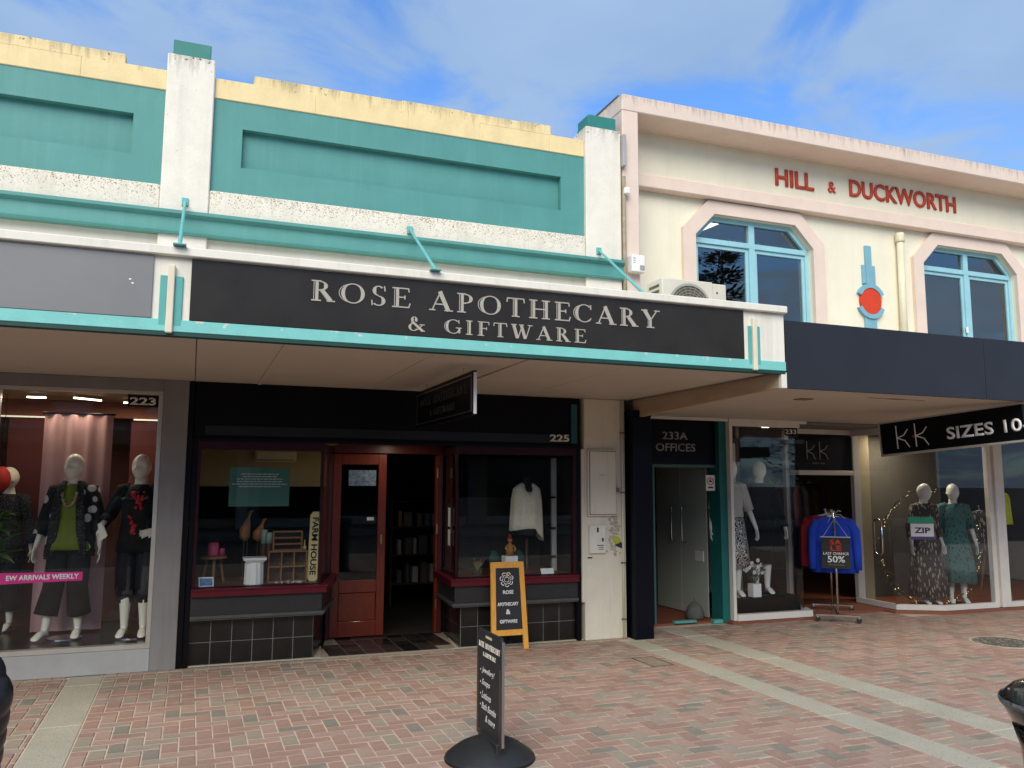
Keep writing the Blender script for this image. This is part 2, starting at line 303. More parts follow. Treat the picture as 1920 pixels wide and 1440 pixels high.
GL = {
 'I': (.42, stem(.22)),
 'E': (.72, stem(.22)+[bar(.2, .975, .68, .975, TN), bar(.2, .52, .52, .52, TN), bar(.2, .025, .70, .025, TN), bar(.66, 1, .69, .8, TN), bar(.68, 0, .74, .24, TN), bar(.52, .42, .52, .62, TN)]),
 'F': (.66, stem(.22)+[bar(.2, .975, .66, .975, TN), bar(.2, .52, .52, .52, TN), bar(.64, 1, .67, .78, TN), bar(.52, .42, .52, .62, TN)]),
 'H': (.98, stem(.22)+stem(.80)+[bar(.22, .51, .8, .51, TN)]),
 'T': (.82, stem(.43, s=False)+[bar(.25, .025, .60, .025, SF), bar(.04, .975, .80, .975, TN), bar(.06, 1, .03, .76, TN), bar(.78, 1, .81, .76, TN)]),
 'P': (.74, stem(.22)+arc(.36, .73, .31, .245, -95, 95)+[bar(.22, .49, .38, .49, TN), bar(.22, .975, .38, .975, TN)]),
 'R': (.90, stem(.22)+arc(.36, .75, .27, .225, -95, 95)+[bar(.22, .525, .4, .525, TN), bar(.22, .975, .38, .975, TN), bar(.42, .52, .76, .03, TH), bar(.34, .50, .64, .03, .025), bar(.6, .025, .92, .025, SF)]),
 'A': (.95, [bar(.10, 0, .46, 1, TN), bar(.43, 1, .80, 0, TH), bar(.35, .96, .68, .06, .025), bar(.2, .33, .66, .33, TN), bar(-.02, .025, .24, .025, SF), bar(.62, .025, .98, .025, SF)]),
 'Y': (.88, [bar(.14, 1, .44, .45, TH), bar(.04, .98, .33, .45, .025), bar(.78, 1, .46, .45, TN), bar(.44, 0, .44, .5, TH-.03), bar(.325, .02, .325, .47, .025), bar(.24, .025, .64, .025, SF), bar(-.02, .975, .30, .975, SF), bar(.64, .975, .92, .975, SF)]),
 'W': (1.28, [bar(.14, 1, .38, 0, TH), bar(.05, .96, .28, 0, .025), bar(.40, 0, .62, .8, TN), bar(.60, 1, .86, 0, TH), bar(.52, .95, .76, 0, .025), bar(.88, 0, 1.14, 1, TN), bar(-.02, .975, .32, .975, SF), bar(.48, .975, .76, .975, SF), bar(1.0, .975, 1.28, .975, SF)]),
 'O': (1.0, arc(.50, .5, .46, .5, 0, 360)+[('t', .42, .5, .47, .46, 100, 260)]),
 'C': (.86, arc(.48, .5, .44, .5, 48, 312)+[('t', .40, .5, .44, .46, 100, 260), bar(.78, .98, .79, .72, TN), bar(.72, .1, .80, .24, TN)]),
 'G': (.94, arc(.48, .5, .44, .5, 50, 322)+[('t', .40, .5, .44, .46, 100, 260), bar(.79, .98, .80, .72, TN), bar(.82, .06, .82, .42, TH-.03), bar(.62, .42, .96, .42, SF)]),
 'S': (.64, [('s',), bar(.53, 1, .56, .74, TN), bar(.06, 0, .04, .26, TN)]),
 '&': (.92, arc(.36, .77, .18, .22, -40, 250)+arc(.33, .27, .28, .27, 70, 330)+[bar(.22, .66, .84, .02, TH-.02), bar(.80, .40, .55, .10, TN), bar(.66, .45, .94, .45, SF), bar(.72, .025, .96, .025, SF)]),
}
def serif_me(s, origin, u, v, wd, ht, depth=.004, gap=.2, wgap=.62, word=None):
    """inline serif capitals; word = build only the word with that index"""
    wi = 0
    u = Vector(u).normalized(); v = Vector(v).normalized(); n = u.cross(v)
    tot = 0
    for c in s: tot += (wgap-gap if c == ' ' else GL[c][0])+gap
    tot -= gap; k = wd/tot; bm = bmesh.new(); x = 0; cnt = 0
    def P(px, py): return Vector(origin)+u*((x+px)*k)+v*(py*ht)
    def quad(pts):
        nonlocal cnt
        cnt += 1; prism(bm, [P(*q) for q in pts], n, depth+(cnt % 9)*.00025)
    asp = ht/k
    for c in s:
        if c == ' ': x += wgap; wi += 1; continue
        if word is not None and wi != word: x += GL[c][0]+gap; continue
        for st in GL[c][1]:
            if st[0] == 'l':
                _, x0, y0, x1, y1, wd_ = st; d = Vector((x1-x0, (y1-y0)*asp)); d.normalize(); o = Vector((-d.y, d.x))*wd_/2
                quad([(x0+o.x, y0+o.y/asp), (x1+o.x, y1+o.y/asp), (x1-o.x, y1-o.y/asp), (x0-o.x, y0-o.y/asp)])
            else:
                if st[0] == 's': segs = [(.30, .745, .24, .255, 40, 270, 'a'), (.30, .245, .28, .255, -140, 92, 'a')]
                else: segs = [(*st[1:], st[0])]
                for cx, cy, rx, ry, a0, a1, kd in segs:
                    m_ = max(6, int(abs(a1-a0)/14)); rows = []
                    for i in range(m_+1):
                        a = R(a0+(a1-a0)*i/m_); th = .03 if kd == 't' else TN+(TH-TN)*abs(math.cos(a))**1.4
                        co, si = math.cos(a), math.sin(a)
                        rows.append(((cx+rx*co, cy+ry*si), (cx+max(rx-th, .02)*co, cy+max(ry-(th if kd == 't' else TN+.25*(th-TN)), .02)*si)))
                    cnt += 1; dd = depth+(cnt % 9)*.00025
                    f0 = [[bm.verts.new(P(*q)) for q in r_] for r_ in rows]; f1 = [[bm.verts.new(P(*q)+n*dd) for q in r_] for r_ in rows]
                    for i in range(m_):
                        for A, B, C_, D_ in ((f1[i][0], f1[i+1][0], f1[i+1][1], f1[i][1]), (f0[i][0], f0[i+1][0], f1[i+1][0], f1[i][0]), (f0[i][1], f0[i+1][1], f1[i+1][1], f1[i][1])):
                            bm.faces.new((A, B, C_, D_))
        x += GL[c][0]+gap
    return mesh_of(bm, name='lettering')
EX, EZ = (1, 0, 0), (0, 0, 1)

# ================================================================== SETTING: ground, road, pavement
asphalt = mat('asphalt', (.05, .05, .052), .9, .2, 8, .4, 200)
mortar = mat('sand_joint', (.60, .50, .40), .95, .12, 14, .3, 120)
gm = bmesh.new(); box(gm, -900, 900, -900, 900, -.6, -.16); obj('ground', gm, asphalt, kind='structure')
PAV = obj('pavement', (lambda b: (box(b, -22, 30, -1.6, 8.9, -.16, -.006), b)[1])(bmesh.new()), mortar, kind='structure')
k_ = bmesh.new()
for i in range(52): box(k_, -22+i, -22+i+.994, -1.8, -1.604, -.16, .0, bev=.01)
obj('kerb', k_, concrete, kind='structure')
obj('opposite_pavement', (lambda b: (box(b, -22, 30, -16, -11.5, -.16, 0), b)[1])(bmesh.new()), concrete, kind='structure')

# brick pavers in a herringbone, laid in the bays between the concrete strips
BR = []
for i, c in enumerate([(.345, .215, .165), (.375, .255, .20), (.31, .20, .155), (.32, .26, .20), (.235, .205, .165)]):
    BR.append(mat('paver_%d' % i, c, .85, .16, 9, .25, 130, streak=((.42, .32, .25), .55)))
PALEBR = mat('pale_paver', (.40, .30, .22), .85, .14, 9, .25, 130, streak=((.45, .36, .28), .5))
def pav_bm(bm, x0, x1, y0, y1, mi, dz=0., t=(0, 0)):
    g = .0045; c = .003
    if x1-x0 < .025 or y1-y0 < .025: return
    X0, X1, Y0, Y1 = x0+g, x1-g, y0+g, y1-g
    lo = [bm.verts.new(p) for p in ((X0, Y0, -.02), (X1, Y0, -.02), (X1, Y1, -.02), (X0, Y1, -.02))]
    mi_ = [bm.verts.new(p) for p in ((X0, Y0, -.004+dz), (X1, Y0, -.004+dz), (X1, Y1, -.004+dz), (X0, Y1, -.004+dz))]
    up = [bm.verts.new((px, py, dz+t[0]*(px-x0)+t[1]*(py-y0))) for px, py in ((X0+c, Y0+c), (X1-c, Y0+c), (X1-c, Y1-c), (X0+c, Y1-c))]
    for a, b in ((lo, mi_), (mi_, up)):
        for i in range(4): bm.faces.new((a[i], a[(i+1) % 4], b[(i+1) % 4], b[i])).material_index = mi
    bm.faces.new(up).material_index = mi
bays = [(-9, -.892, -1.5, 8.125), (-.618, 4.345, -1.5, 8.125), (4.60, 5.13, -1.5, 8.62), (5.42, 14, -1.5, 8.28), (5.42, 7.36, 8.28, 8.6), (7.36, 8.66, 8.28, 8.75)]
STEP = .1035
cand = []; rest = []
for bi, (X0, X1, Y0, Y1) in enumerate(bays):
    nx = int((X1-X0)/STEP)+3; ny = int((Y1-Y0)/STEP)+3
    for i in range(-1, nx):
        for j in range(-1, ny):
            k = (i-j) % 4
            if k == 0: w_, h_ = 2, 1
            elif k == 3: w_, h_ = 1, 2
            else: continue
            x0 = X0+i*STEP; y0 = Y0+j*STEP; x1 = x0+w_*STEP; y1 = y0+h_*STEP
            cx0, cx1, cy0, cy1 = max(x0, X0), min(x1, X1), max(y0, Y0), min(y1, Y1)
            if cx1-cx0 < .02 or cy1-cy0 < .02: continue
            nv = noise.noise(Vector((cx0*.9, cy0*.9, 3.1+bi)))
            mi = random.choices(range(5), (3.0+2*nv, 2.8, 2.0, 2.4-2*nv, .8-.5*nv))[0]
            full = abs((cx1-cx0)*(cy1-cy0)-2*STEP*STEP) < 1e-6
            rec = (cx0, cx1, cy0, cy1, mi, w_ > h_)
            px, py, dep = proj(((cx0+cx1)/2, (cy0+cy1)/2, 0))
            if full and dep > 1 and 0 < px < 1920 and py < 1440: cand.append((dep, rec))
            else: rest.append(rec)
cand.sort(key=lambda c: c[0])
singles = [c[1] for c in cand[:300]]; rest += [c[1] for c in cand[300:]]
shared = {}
for x0, x1, y0, y1, mi, hz in singles:
    key = (mi, hz)
    if key not in shared:
        b = bmesh.new(); pav_bm(b, 0, STEP*(2 if hz else 1), 0, STEP*(1 if hz else 2), 0); shared[key] = mesh_of(b); shared[key].materials.append(BR[mi])
    o = bpy.data.objects.new('brick', shared[key]); COL.objects.link(o); o.parent = PAV
    o.location = (x0, y0, random.uniform(-.0015, .0012)); o.rotation_euler = (random.gauss(0, .006), random.gauss(0, .006), 0)
b = bmesh.new()
for x0, x1, y0, y1, mi, hz in rest: pav_bm(b, x0, x1, y0, y1, mi, random.uniform(-.0015, .0012), (random.gauss(0, .006), random.gauss(0, .006)))
for X0, X1, Y0 in ((-9, -.892, 8.128), (-.618, 4.5, 8.128)):           # pale soldier course along the shopfronts
    x = X0
    while x < X1-.03:
        pav_bm(b, x, min(x+.105, X1), Y0, Y0+.105, 5, random.uniform(-.0015, .001)); x += .105
o = obj('bricks', b, None, PAV, kind='stuff')
for m_ in BR+[PALEBR]: o.data.materials.append(m_)

def strip(name, x0, x1, y0, y1, L=1.22, off=0.):
    y = y0+off-L
    while y < y1:
        a, c = max(y, y0), min(y+L, y1)
        if c-a > .03:
            bx('slab', PAV, concrete, x0, x1, a+.003, c-.003, -.02, random.uniform(-.002, .003), bev=.004)
        y += L
strip('s', -.888, -.622, -1.5, 8.2, 1.25, .6)
strip('s', 4.349, 4.596, -1.5, 7.98, 1.25, .25)
strip('s', 5.134, 5.416, -1.5, 8.62, 1.25, .8)
bx('slab', PAV, concrete, 4.35, 4.93, 7.985, 8.05, -.02, .002)
bx('slab', PAV, concrete, 4.76, 5.13, 8.62, 8.74, -.02, .003)
# thresholds and the red painted edge in front of the right-hand shops
b = bmesh.new(); box(b, 4.76, 6.10, 8.745, 10.3, -.02, .02)
prism(b, [(6.1, 8.52, -.02), (7.36, 8.52, -.02), (7.38, 8.752, -.02), (8.66, 8.752, -.02), (8.68, 8.57, -.02), (9.27, 8.25, -.02), (13.5, 8.2, -.02), (13.5, 14, -.02), (6.1, 14, -.02)], EZ, .045)
obj('entrance_floor', b, redfloor, kind='structure')

# covers let into the paving
t = thing('utility_cover', 'small square metal utility cover set in the brick paving', 'cover', (4.03, 6.86, 0))
irn = mat('cast_iron', (.11, .085, .065), .6, .2, 20, .2, 60)
fr = [(4.02, 4.25, 6.85, 6.865, -.02, .003), (4.02, 4.25, 7.235, 7.25, -.02, .003), (4.02, 4.035, 6.865, 7.235, -.02, .003), (4.235, 4.25, 6.865, 7.235, -.02, .003)]
bx('rim', t, irn, fr, bev=.001); bx('lid', t, mat('rusty_plate', (.30, .22, .15), .75, .2, 9, .2), 4.036, 4.234, 6.866, 7.234, -.02, .002, bev=.001)
t = thing('manhole_cover', 'round speckled cast manhole cover at the right of the paving', 'cover', (8.18, 6.61, 0))
b = bmesh.new(); lathe(b, [(.34, -.02), (.34, .003), (.31, .004), (.31, -.0)], (8.18, 6.61, 0), 40); obj('rim', b, concrete, t)
b = bmesh.new(); lathe(b, [(.305, -.02), (.305, .003), (.0, .003)], (8.18, 6.61, 0), 40); obj('lid', b, dotmat('cover_pattern', (.10, .085, .07), (.32, .28, .22), 24, .32), t)

# ================================================================== TEAL DECO BUILDING
D = 8.24
ROSE = thing('deco_building', 'teal and white art deco shop building with stepped yellow parapet', 'building', (0, D, 0))
P_ = ROSE
def bay(xl, xr, pl, pr, sl, sr):
    """upper wall bay from xl to xr with a sunk panel pl-pr and a stepped parapet sl-sr"""
    y0, y1 = D, D+.075
    bx('wall', P_, teal, [(xl, xr, y0, y1, 5.115, 5.388), (xl, xr, y0, y1, 4.43, 4.72), (xl, pl, y0, y1, 4.72, 5.115), (pr, xr, y0, y1, 4.72, 5.115)], bev=0)
    bx('sunk_panel', P_, teal, xl, xr, y1, y1+.2, 4.43, 5.388, bev=0)
    bm = bmesh.new(); 
    x = xl
    while x < xr-.01:                                             # parapet poured in lengths, top a little uneven
        e = min(x+random.uniform(.7, 1.1), xr); box(bm, x, e, D-.012, D+.26, 5.388, 5.588+random.uniform(-.006, .006), bev=.006); x = e
    obj('parapet', bm, yellow, P_)
    bm = bmesh.new(); x = sl
    while x < sr-.01:
        e = min(x+random.uniform(.55, .9), sr); box(bm, x, e, D-.010, D+.24, 5.58, 5.69+random.uniform(-.008, .008), bev=.006); x = e
    obj('parapet_step', bm, yellow, P_)
    bx('string_course', P_, white_f, xl, xr, D-.045, D+.2, 4.19, 4.442, bev=.012)
bay(-4.82, -.40, -4.12, -.67, -4.0, -.765)
bay(.035, 4.035, .31, 3.745, .40, 3.62)
for x0, x1 in ((-.40, .033), (4.037, 4.49)):
    bx('pillar', P_, white_p, x0, x1, D-.055, D+.3, 3.0, 5.75, bev=.01)
    bx('pillar_cap', P_, tealdark, x0+.045, x1-.045 if x0 < 0 else x1-.05, D-.03, D+.25, 5.75, 5.905, bev=.006)
bm = bmesh.new()                                                   # moulded teal cornice above the awning
prof = [(D+.02, 3.965), (D-.095, 3.965), (D-.105, 3.985), (D-.085, 4.0), (D-.075, 4.125), (D-.10, 4.14), (D-.125, 4.155), (D-.125, 4.185), (D-.1, 4.195), (D+.02, 4.195)]
prism(bm, [(-4.82, y, z) for y, z in prof], EX, 9.31); obj('cornice', bm, teal, P_)
bx('wall', P_, white_w, -4.82, 4.49, D+.005, D+.25, 2.6, 3.97, bev=0)
bx('wall', P_, white_w, -4.8, 4.48, D+.28, D+6, 2.75, 5.2, bev=0)   # body of the building behind the front
# awning
AF = 5.66
AW = obj('awning', (lambda b: (box(b, -4.82, 4.60, AF+.02, D-.0, 2.72, 3.04), b)[1])(bmesh.new()), white_w, P_)
xs = [-4.82, -3.25, -1.62, -.01, 1.62, 3.25, 4.555]
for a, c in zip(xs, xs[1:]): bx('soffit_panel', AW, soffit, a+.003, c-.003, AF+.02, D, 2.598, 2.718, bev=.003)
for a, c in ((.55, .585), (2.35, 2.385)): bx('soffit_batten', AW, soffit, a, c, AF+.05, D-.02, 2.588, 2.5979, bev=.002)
bx('fascia_board', AW, white_cap, -4.82, 4.655, AF, AF+.0195, 2.69, 3.10, bev=.002)
bx('fascia_cap', AW, white_cap, -4.82, 4.665, AF-.045, AF+.12, 3.105, 3.165, bev=.006)
bx('fascia_trim', AW, teallight, -4.82, 4.655, AF-.012, AF+.0195, 2.612, 2.69, bev=.003)
bx('drip_edge', AW, mat('dark_green_edge', (.008, .05, .042), .5), -4.82, 4.65, AF-.008, AF+.06, 2.585, 2.6115, bev=.002)
for x in (-.18, 4.335):
    w0 = .06 if x < 0 else .05
    bx('deco_plate', AW, mat('teal_plate', (.10, .37, .35), .5, .08, 6), [(x-w0-.005, x-.0225, AF-.013, AF-.0005, 2.65, 2.975), (x+.0225, x+w0+.012, AF-.013, AF-.0005, 2.65, 2.975)], bev=.003)
    bx('deco_fin', AW, mat('cream_fin_paint', (.72, .66, .52), .6, .06), x-.022, x+.022, AF-.034, AF-.0005, 2.60, 3.045, bev=.006)
for (xa, za, xb, yb) in ((-.178, 4.28, -.14, 5.60), (1.999, 4.26, 1.56, 5.60), (4.189, 4.27, 3.30, 5.68)):
    t = thing('awning_rod', {-.178: 'teal tie rod at the white pillar above the grey sign', 1.999: 'teal tie rod in the middle above the black shop sign', 4.189: 'teal tie rod slanting past the air conditioner'}[xa], 'tie rod', (xa, 8.15, za), group='awning tie rods')
    bm = bmesh.new(); tube(bm, [(xa, D-.03, za+.012), (xa+(xb-xa)*.0, 8.15, za), (xb, yb, 3.175)], .0135, 10); obj('rod', bm, tealrod, t, smooth=True)
    bx('foot_plate', t, tealrod, xb-.04, xb+.04, yb-.03, yb+.03, 3.166, 3.176, bev=.002)
    bx('wall_plate', t, tealrod, xa-.03, xa+.03, D-.07, D-.046, za-.03, za+.05, bev=.003)

# signs on the awning
t = thing('fascia_sign', 'black gloss shop sign with inline serif lettering along the awning', 'sign', (2.1, AF, 2.7))
bx('board', t, blacksign, -.062, 4.235, AF-.014, AF-.0005, 2.692, 3.098, bev=.002)
for wd_ in range(2): obj('lettering', serif_me('ROSE APOTHECARY', (.70, AF-.0145, 2.888), EX, EZ, 2.72, .142, word=wd_), lettersign, t)
for wd_ in range(2): obj('lettering', serif_me('& GIFTWARE', (1.375, AF-.0145, 2.727), EX, EZ, 1.395, .105, wgap=.9, gap=.26, word=wd_), lettersign, t)
t = thing('fascia_sign', 'plain grey blank sign panel at the left end of the awning', 'sign', (-2.5, AF, 2.7))
bx('board', t, greysign, -4.82, -.288, AF-.014, AF-.0005, 2.692, 3.098, bev=.002)
bm = bmesh.new()
for x, z in ((-.42, 2.93), (-.405, 2.905)): ball(bm, (x, AF-.0145, z), (.008, .002, .006), 8, 5)
obj('paint_spots', bm, white, t)
letterdk = mat('dark_lettering', (.055, .055, .055), .5)  # lettering darker than on the fascia sign
t = thing('hanging_sign', 'black hanging shop sign with thin silver border under the teal awning', 'sign', (2.05, 7.0, 2.2))
bx('board', t, blackp, 2.035, 2.065, 6.15, 7.93, 2.19, 2.545, bev=.003)
bx('border', t, steel, [(2.032, 2.0345, 6.19, 7.89, 2.505, 2.513), (2.032, 2.0345, 6.19, 7.89, 2.222, 2.23), (2.032, 2.0345, 6.19, 6.198, 2.23, 2.505), (2.032, 2.0345, 7.882, 7.89, 2.23, 2.505)], bev=0)
bx('edge_trim', t, white, 2.037, 2.063, 6.142, 6.1495, 2.2, 2.53, bev=.001)
for wd_ in range(2): obj('lettering', serif_me('ROSE APOTHECARY', (2.0345, 7.76, 2.385), (0, -1, 0), EZ, 1.46, .075, depth=.002, word=wd_), letterdk, t)
for wd_ in range(2): obj('lettering', serif_me('& GIFTWARE', (2.0345, 7.42, 2.275), (0, -1, 0), EZ, .78, .06, depth=.002, word=wd_), letterdk, t)
for y in (6.45, 7.6):
    bm = bmesh.new(); tube(bm, [(2.05, y, 2.54), (2.05, y, 2.597)], .005, 6); obj('chain', bm, steel, t)

# ------------------------------------------------ shop no. 223 (left)
bx('shopfront_frame', P_, greyshop, [(-4.82, -.272, 8.20, 8.32, 2.49, 2.597), (-.272, -.055, 8.20, 8.36, .0, 2.597)], bev=.004)
bx('stall_riser', P_, greyplinth, -4.82, -.2725, 8.205, 8.36, .0, .195, bev=.004)
bx('corner_strip', P_, blackp, -.0545, -.005, 8.215, 8.36, .0, 2.597, bev=.003)
W1 = obj('window', (lambda b: ([box(b, *q, bev=.003) for q in ((-4.8, -.2725, 8.215, 8.30, .196, .238), (-.312, -.2725, 8.215, 8.30, .238, 2.455), (-4.8, -.2725, 8.215, 8.30, 2.455, 2.489), (-1.62, -1.572, 8.215, 8.30, .238, 2.455))], b)[1])(bmesh.new()), alu, P_)
pane('pane', W1, (-1.572, 8.26), (-.312, 8.26), .238, 2.455); pane('pane', W1, (-4.8, 8.26), (-1.62, 8.26), .238, 2.455)
IN1 = mat('warm_brown_interior', (.21, .075, .045), .8, .12, 2)
rooms = thing('shop_interior', 'warm red brown room behind the left fashion window', 'room', (-2.4, 10, 0))
bx('back_wall', rooms, IN1, -4.8, -.07, 11.2, 11.3, .0, 2.6, bev=0)
bx('side_wall', rooms, mat('dusky_red_wall', (.26, .095, .065), .8, .1, 2), -.20, -.0701, 8.40, 11.2, .0, 2.6, bev=0)
bx('side_wall', rooms, IN1, -4.9, -4.8, 8.32, 11.3, .0, 2.6, bev=0)
bx('ceiling', rooms, mat('tan_ceiling', (.30, .17, .08), .8, .1, 2), -4.8, -.201, 8.31, 11.19, 2.50, 2.595, bev=0)
bx('display_floor', rooms, mat('dark_floor', (.035, .03, .03), .25, .2, 3), -4.8, -.201, 8.31, 9.6, .0, .235, bev=0)
bx('floor', rooms, mat('brown_carpet', (.06, .035, .03), .9), -4.8, -.201, 9.601, 11.19, -.0, .03, bev=0)
bx('cornice_strip', rooms, mat('glowing_strip', (.8, .74, .55), .5, emit=.35), [(-4.8, -1.16, 9.62, 9.64, 2.31, 2.325), (-.60, -.205, 9.62, 9.64, 2.31, 2.325)], bev=0)  # strip given a faint glow of its own for its bright edge
bx('valance', rooms, IN1, -4.8, -.205, 9.645, 9.66, 2.33, 2.499, bev=0)
bx('room_divider', rooms, mat('dark_red_panel', (.11, .024, .022), .8, .15, 2), -1.75, -1.25, 9.66, 9.70, .24, 2.30, bev=0)
bx('room_divider', rooms, mat('dark_red_panel', (.16, .028, .03)), -.62, -.21, 9.66, 9.70, .24, 2.30, bev=0)
def lamp(name, label, loc, size, power, col=(1, .86, .66), rz=0., grp=None, glow=3.):
    t = thing(name, label, 'lamp', loc, rz, group=grp)
    x, y, z = loc
    bm = bmesh.new(); box(bm, -size[0]/2, size[0]/2, -size[1]/2, size[1]/2, .012, .05, bev=.003); obj('housing', bm, steel, t, local=True)
    bm = bmesh.new(); box(bm, -size[0]/2+.006, size[0]/2-.006, -size[1]/2+.006, size[1]/2-.006, .0, .0118); obj('tube', bm, mat('lamp_glow_%s' % name+str(len(MATS)), col, .5, 0, emit=glow), t, local=True)
    ld = bpy.data.lights.new(name, 'AREA'); ld.shape = 'RECTANGLE'; ld.size = size[0]; ld.size_y = size[1]; ld.energy = power; ld.color = col
    lo = bpy.data.objects.new('light', ld); COL.objects.link(lo); lo.parent = t; lo.location = (0, 0, -.004)
    return t
lamp('ceiling_light', 'lit tube lamp at the left above the green blouse mannequin', (-1.42, 9.0, 2.455), (.17, .05), 1.0)
lamp('ceiling_light', 'slanted lit tube lamp above the pink banner', (-.98, 9.0, 2.455), (.035, .30), 1.0, rz=R(-48))
lamp('ceiling_light', 'lit tube lamp near the number 223', (-.62, 9.25, 2.455), (.13, .05), .9)
t = thing('banner', 'tall pale pink hanging banner behind the green blouse mannequin', 'banner', (-.95, 9.05, .3))
pk = bpy.data.materials.new('pink_sheer'); pk.use_nodes = True; pk.node_tree.nodes['Principled BSDF'].inputs['Base Color'].default_value = (.58, .33, .32, 1); pk.node_tree.nodes['Principled BSDF'].inputs['Roughness'].default_value = .7
bm = bmesh.new(); n_ = 24; a = []
for i in range(n_+1):
    x = -1.345+.60*i/n_; y = 9.05+.012*math.sin(i*1.1)
    a.append((bm.verts.new((x, y, .26)), bm.verts.new((x, y, 2.31)), bm.verts.new((x, y+.004, .26)), bm.verts.new((x, y+.004, 2.31))))
for p, q in zip(a, a[1:]):
    bm.faces.new((p[0], q[0], q[1], p[1])); bm.faces.new((q[2], p[2], p[3], q[3]))
obj('cloth', bm, pk, t, smooth=True); bx('rail', t, blackp, -1.365, -.725, 9.04, 9.065, 2.31, 2.33)
t = thing('number_plate', 'black number plate reading 223 in the top corner of the window', 'sign', (-.44, 8.25, 2.34))
bx('plate', t, blackp, -.572, -.314, 8.254, 8.2595, 2.342, 2.448, bev=0); obj('lettering', text_me('223', (-.556, 8.2535, 2.358), EX, EZ, .222, .072, .001, .03), letterw, t)
t = thing('window_sticker', 'magenta strip sticker across the left fashion window', 'sticker', (-1.15, 8.25, .8))
bm = bmesh.new(); prism(bm, [(-1.50, 8.257, .79), (-.85, 8.257, .803), (-.85, 8.257, .877), (-1.50, 8.257, .885)], (0, 1, 0), .0025); obj('strip', bm, mat('magenta_print', (.60, .03, .22), .4, .04), t)
obj('lettering', text_me('EW ARRIVALS WEEKLY', (-1.432, 8.2565, .817), (1, 0, .004), EZ, .555, .046, .0008, .035), white, t)

# ------------------------------------------------ shop no. 225 (middle)
bx('header_board', P_, blackp, 0.0, 3.965, D, D+.1, 2.075, 2.597, bev=.003)
bx('header_moulding', P_, blackp, 0.0, 3.965, D-.03, D, 2.04, 2.0745, bev=.006)
bx('header_strip', P_, mat('deep_blue_strip', (.004, .005, .008), .4), .10, 3.80, D-.006, D-.0005, 2.10, 2.19, bev=.001)
bx('teal_strip', P_, mat('dark_teal_strip', (.012, .085, .10), .5), 3.855, 3.925, D-.02, D-.0005, 2.10, 2.53, bev=.002)
for q in ((.0, .045), (3.91, 3.965)): bx('pilaster', P_, blackp, *q, D-.02, D+.1, .0, 2.04, bev=.003)
LC, LD = (1.20, 8.22), (1.43, 9.08)          # left splay: window corner -> door frame
RC, RD = (2.56, 8.22), (2.64, 9.08)
def offp(pts, k):
    """plan polyline moved k outward (to the right of its direction), mitred"""
    res = []
    for i, p in enumerate(pts):
        ns = []
        for a, c in ((i-1, i), (i, i+1)):
            if a >= 0 and c < len(pts):
                d = Vector((pts[c][0]-pts[a][0], pts[c][1]-pts[a][1])).normalized(); ns.append(Vector((d.y, -d.x)))
        n = sum(ns, Vector((0, 0))); n.normalize(); f = k/max(.3, n.dot(ns[0])); res.append((p[0]+n.x*f, p[1]+n.y*f))
    return res
def band(bm, pts, k0, k1, z0, z1):
    for a, c, d, e in zip(offp(pts, k1), offp(pts, k1)[1:], offp(pts, k0)[1:], offp(pts, k0)): prism(bm, [(*a, z0), (*c, z0), (*d, z0), (*e, z0)], EZ, z1-z0)
def front(side):
    """window, sill, charcoal panel, ledge and tiled base on one side of the porch"""
    pts = [(.045, 8.22), LC, LD] if side == 'L' else [RD, RC, (3.91, 8.22)]
    segs = list(zip(pts, pts[1:]))
    bm = bmesh.new(); band(bm, pts, -.06, 0, 1.965, 2.04); band(bm, pts, -.06, 0, .6995, .707)
    for x0, x1 in {'L': [(.045, .075), (1.178, 1.205)], 'R': [(2.547, 2.574), (3.87, 3.91)]}[side]: box(bm, x0, x1, 8.2205, 8.28, .707, 1.965, bev=.003)
    W = obj('window', bm, maroondk, P_)
    gp = offp(pts, -.03)
    for p, q in zip(gp, gp[1:]): pane('pane', W, p, q, .707, 1.965)
    for nm, m_, bands in (('sill', maroon, ((-.04, .065, .628, .684), (-.02, .08, .6842, .699))), ('panel', blackpanel, ((-.06, .02, .455, .6278),)), ('ledge', mat('grey_worn_ledge', (.07, .07, .07), .4, .2, 12), ((-.06, .05, .43, .4548), (-.06, .035, .415, .4298)))):
        b_ = bmesh.new()
        for q in bands: band(b_, pts, *q)
        obj(nm, b_, m_, P_)
    b_ = bmesh.new(); band(b_, pts, -.10, -.062, .0, .4148); B = obj('stall_riser', b_, mat('dark_grout', (.30, .29, .27), .9), P_)
    TL = mat('black_glazed_tile', (.014, .013, .012), .2, .3, 6, .03, 8, spec=.35)
    tp_ = offp(pts, -.062)
    for p, q in zip(tp_, tp_[1:]):
        L = math.hypot(q[0]-p[0], q[1]-p[1]); d = Vector((q[0]-p[0], q[1]-p[1]))/L; k = max(1, round(L/.192)); st = L/k
        for i in range(k):
            for z0, z1 in ((.012, .205), (.211, .404)):
                a = (p[0]+d.x*(i*st+.003), p[1]+d.y*(i*st+.003)); c = (p[0]+d.x*((i+1)*st-.003), p[1]+d.y*((i+1)*st-.003))
                tb = bmesh.new(); wallseg(tb, c, a, z0, z1, .005+random.uniform(0, .0015)); obj('tile', tb, TL, B)
    return W
WL = front('L'); WR = front('R')
for q in ((.0, 1.24), (2.53, 4.0)): bx('porch_apron', P_, concrete, *q, 8.235, 8.275, -.0, .012, bev=.003)
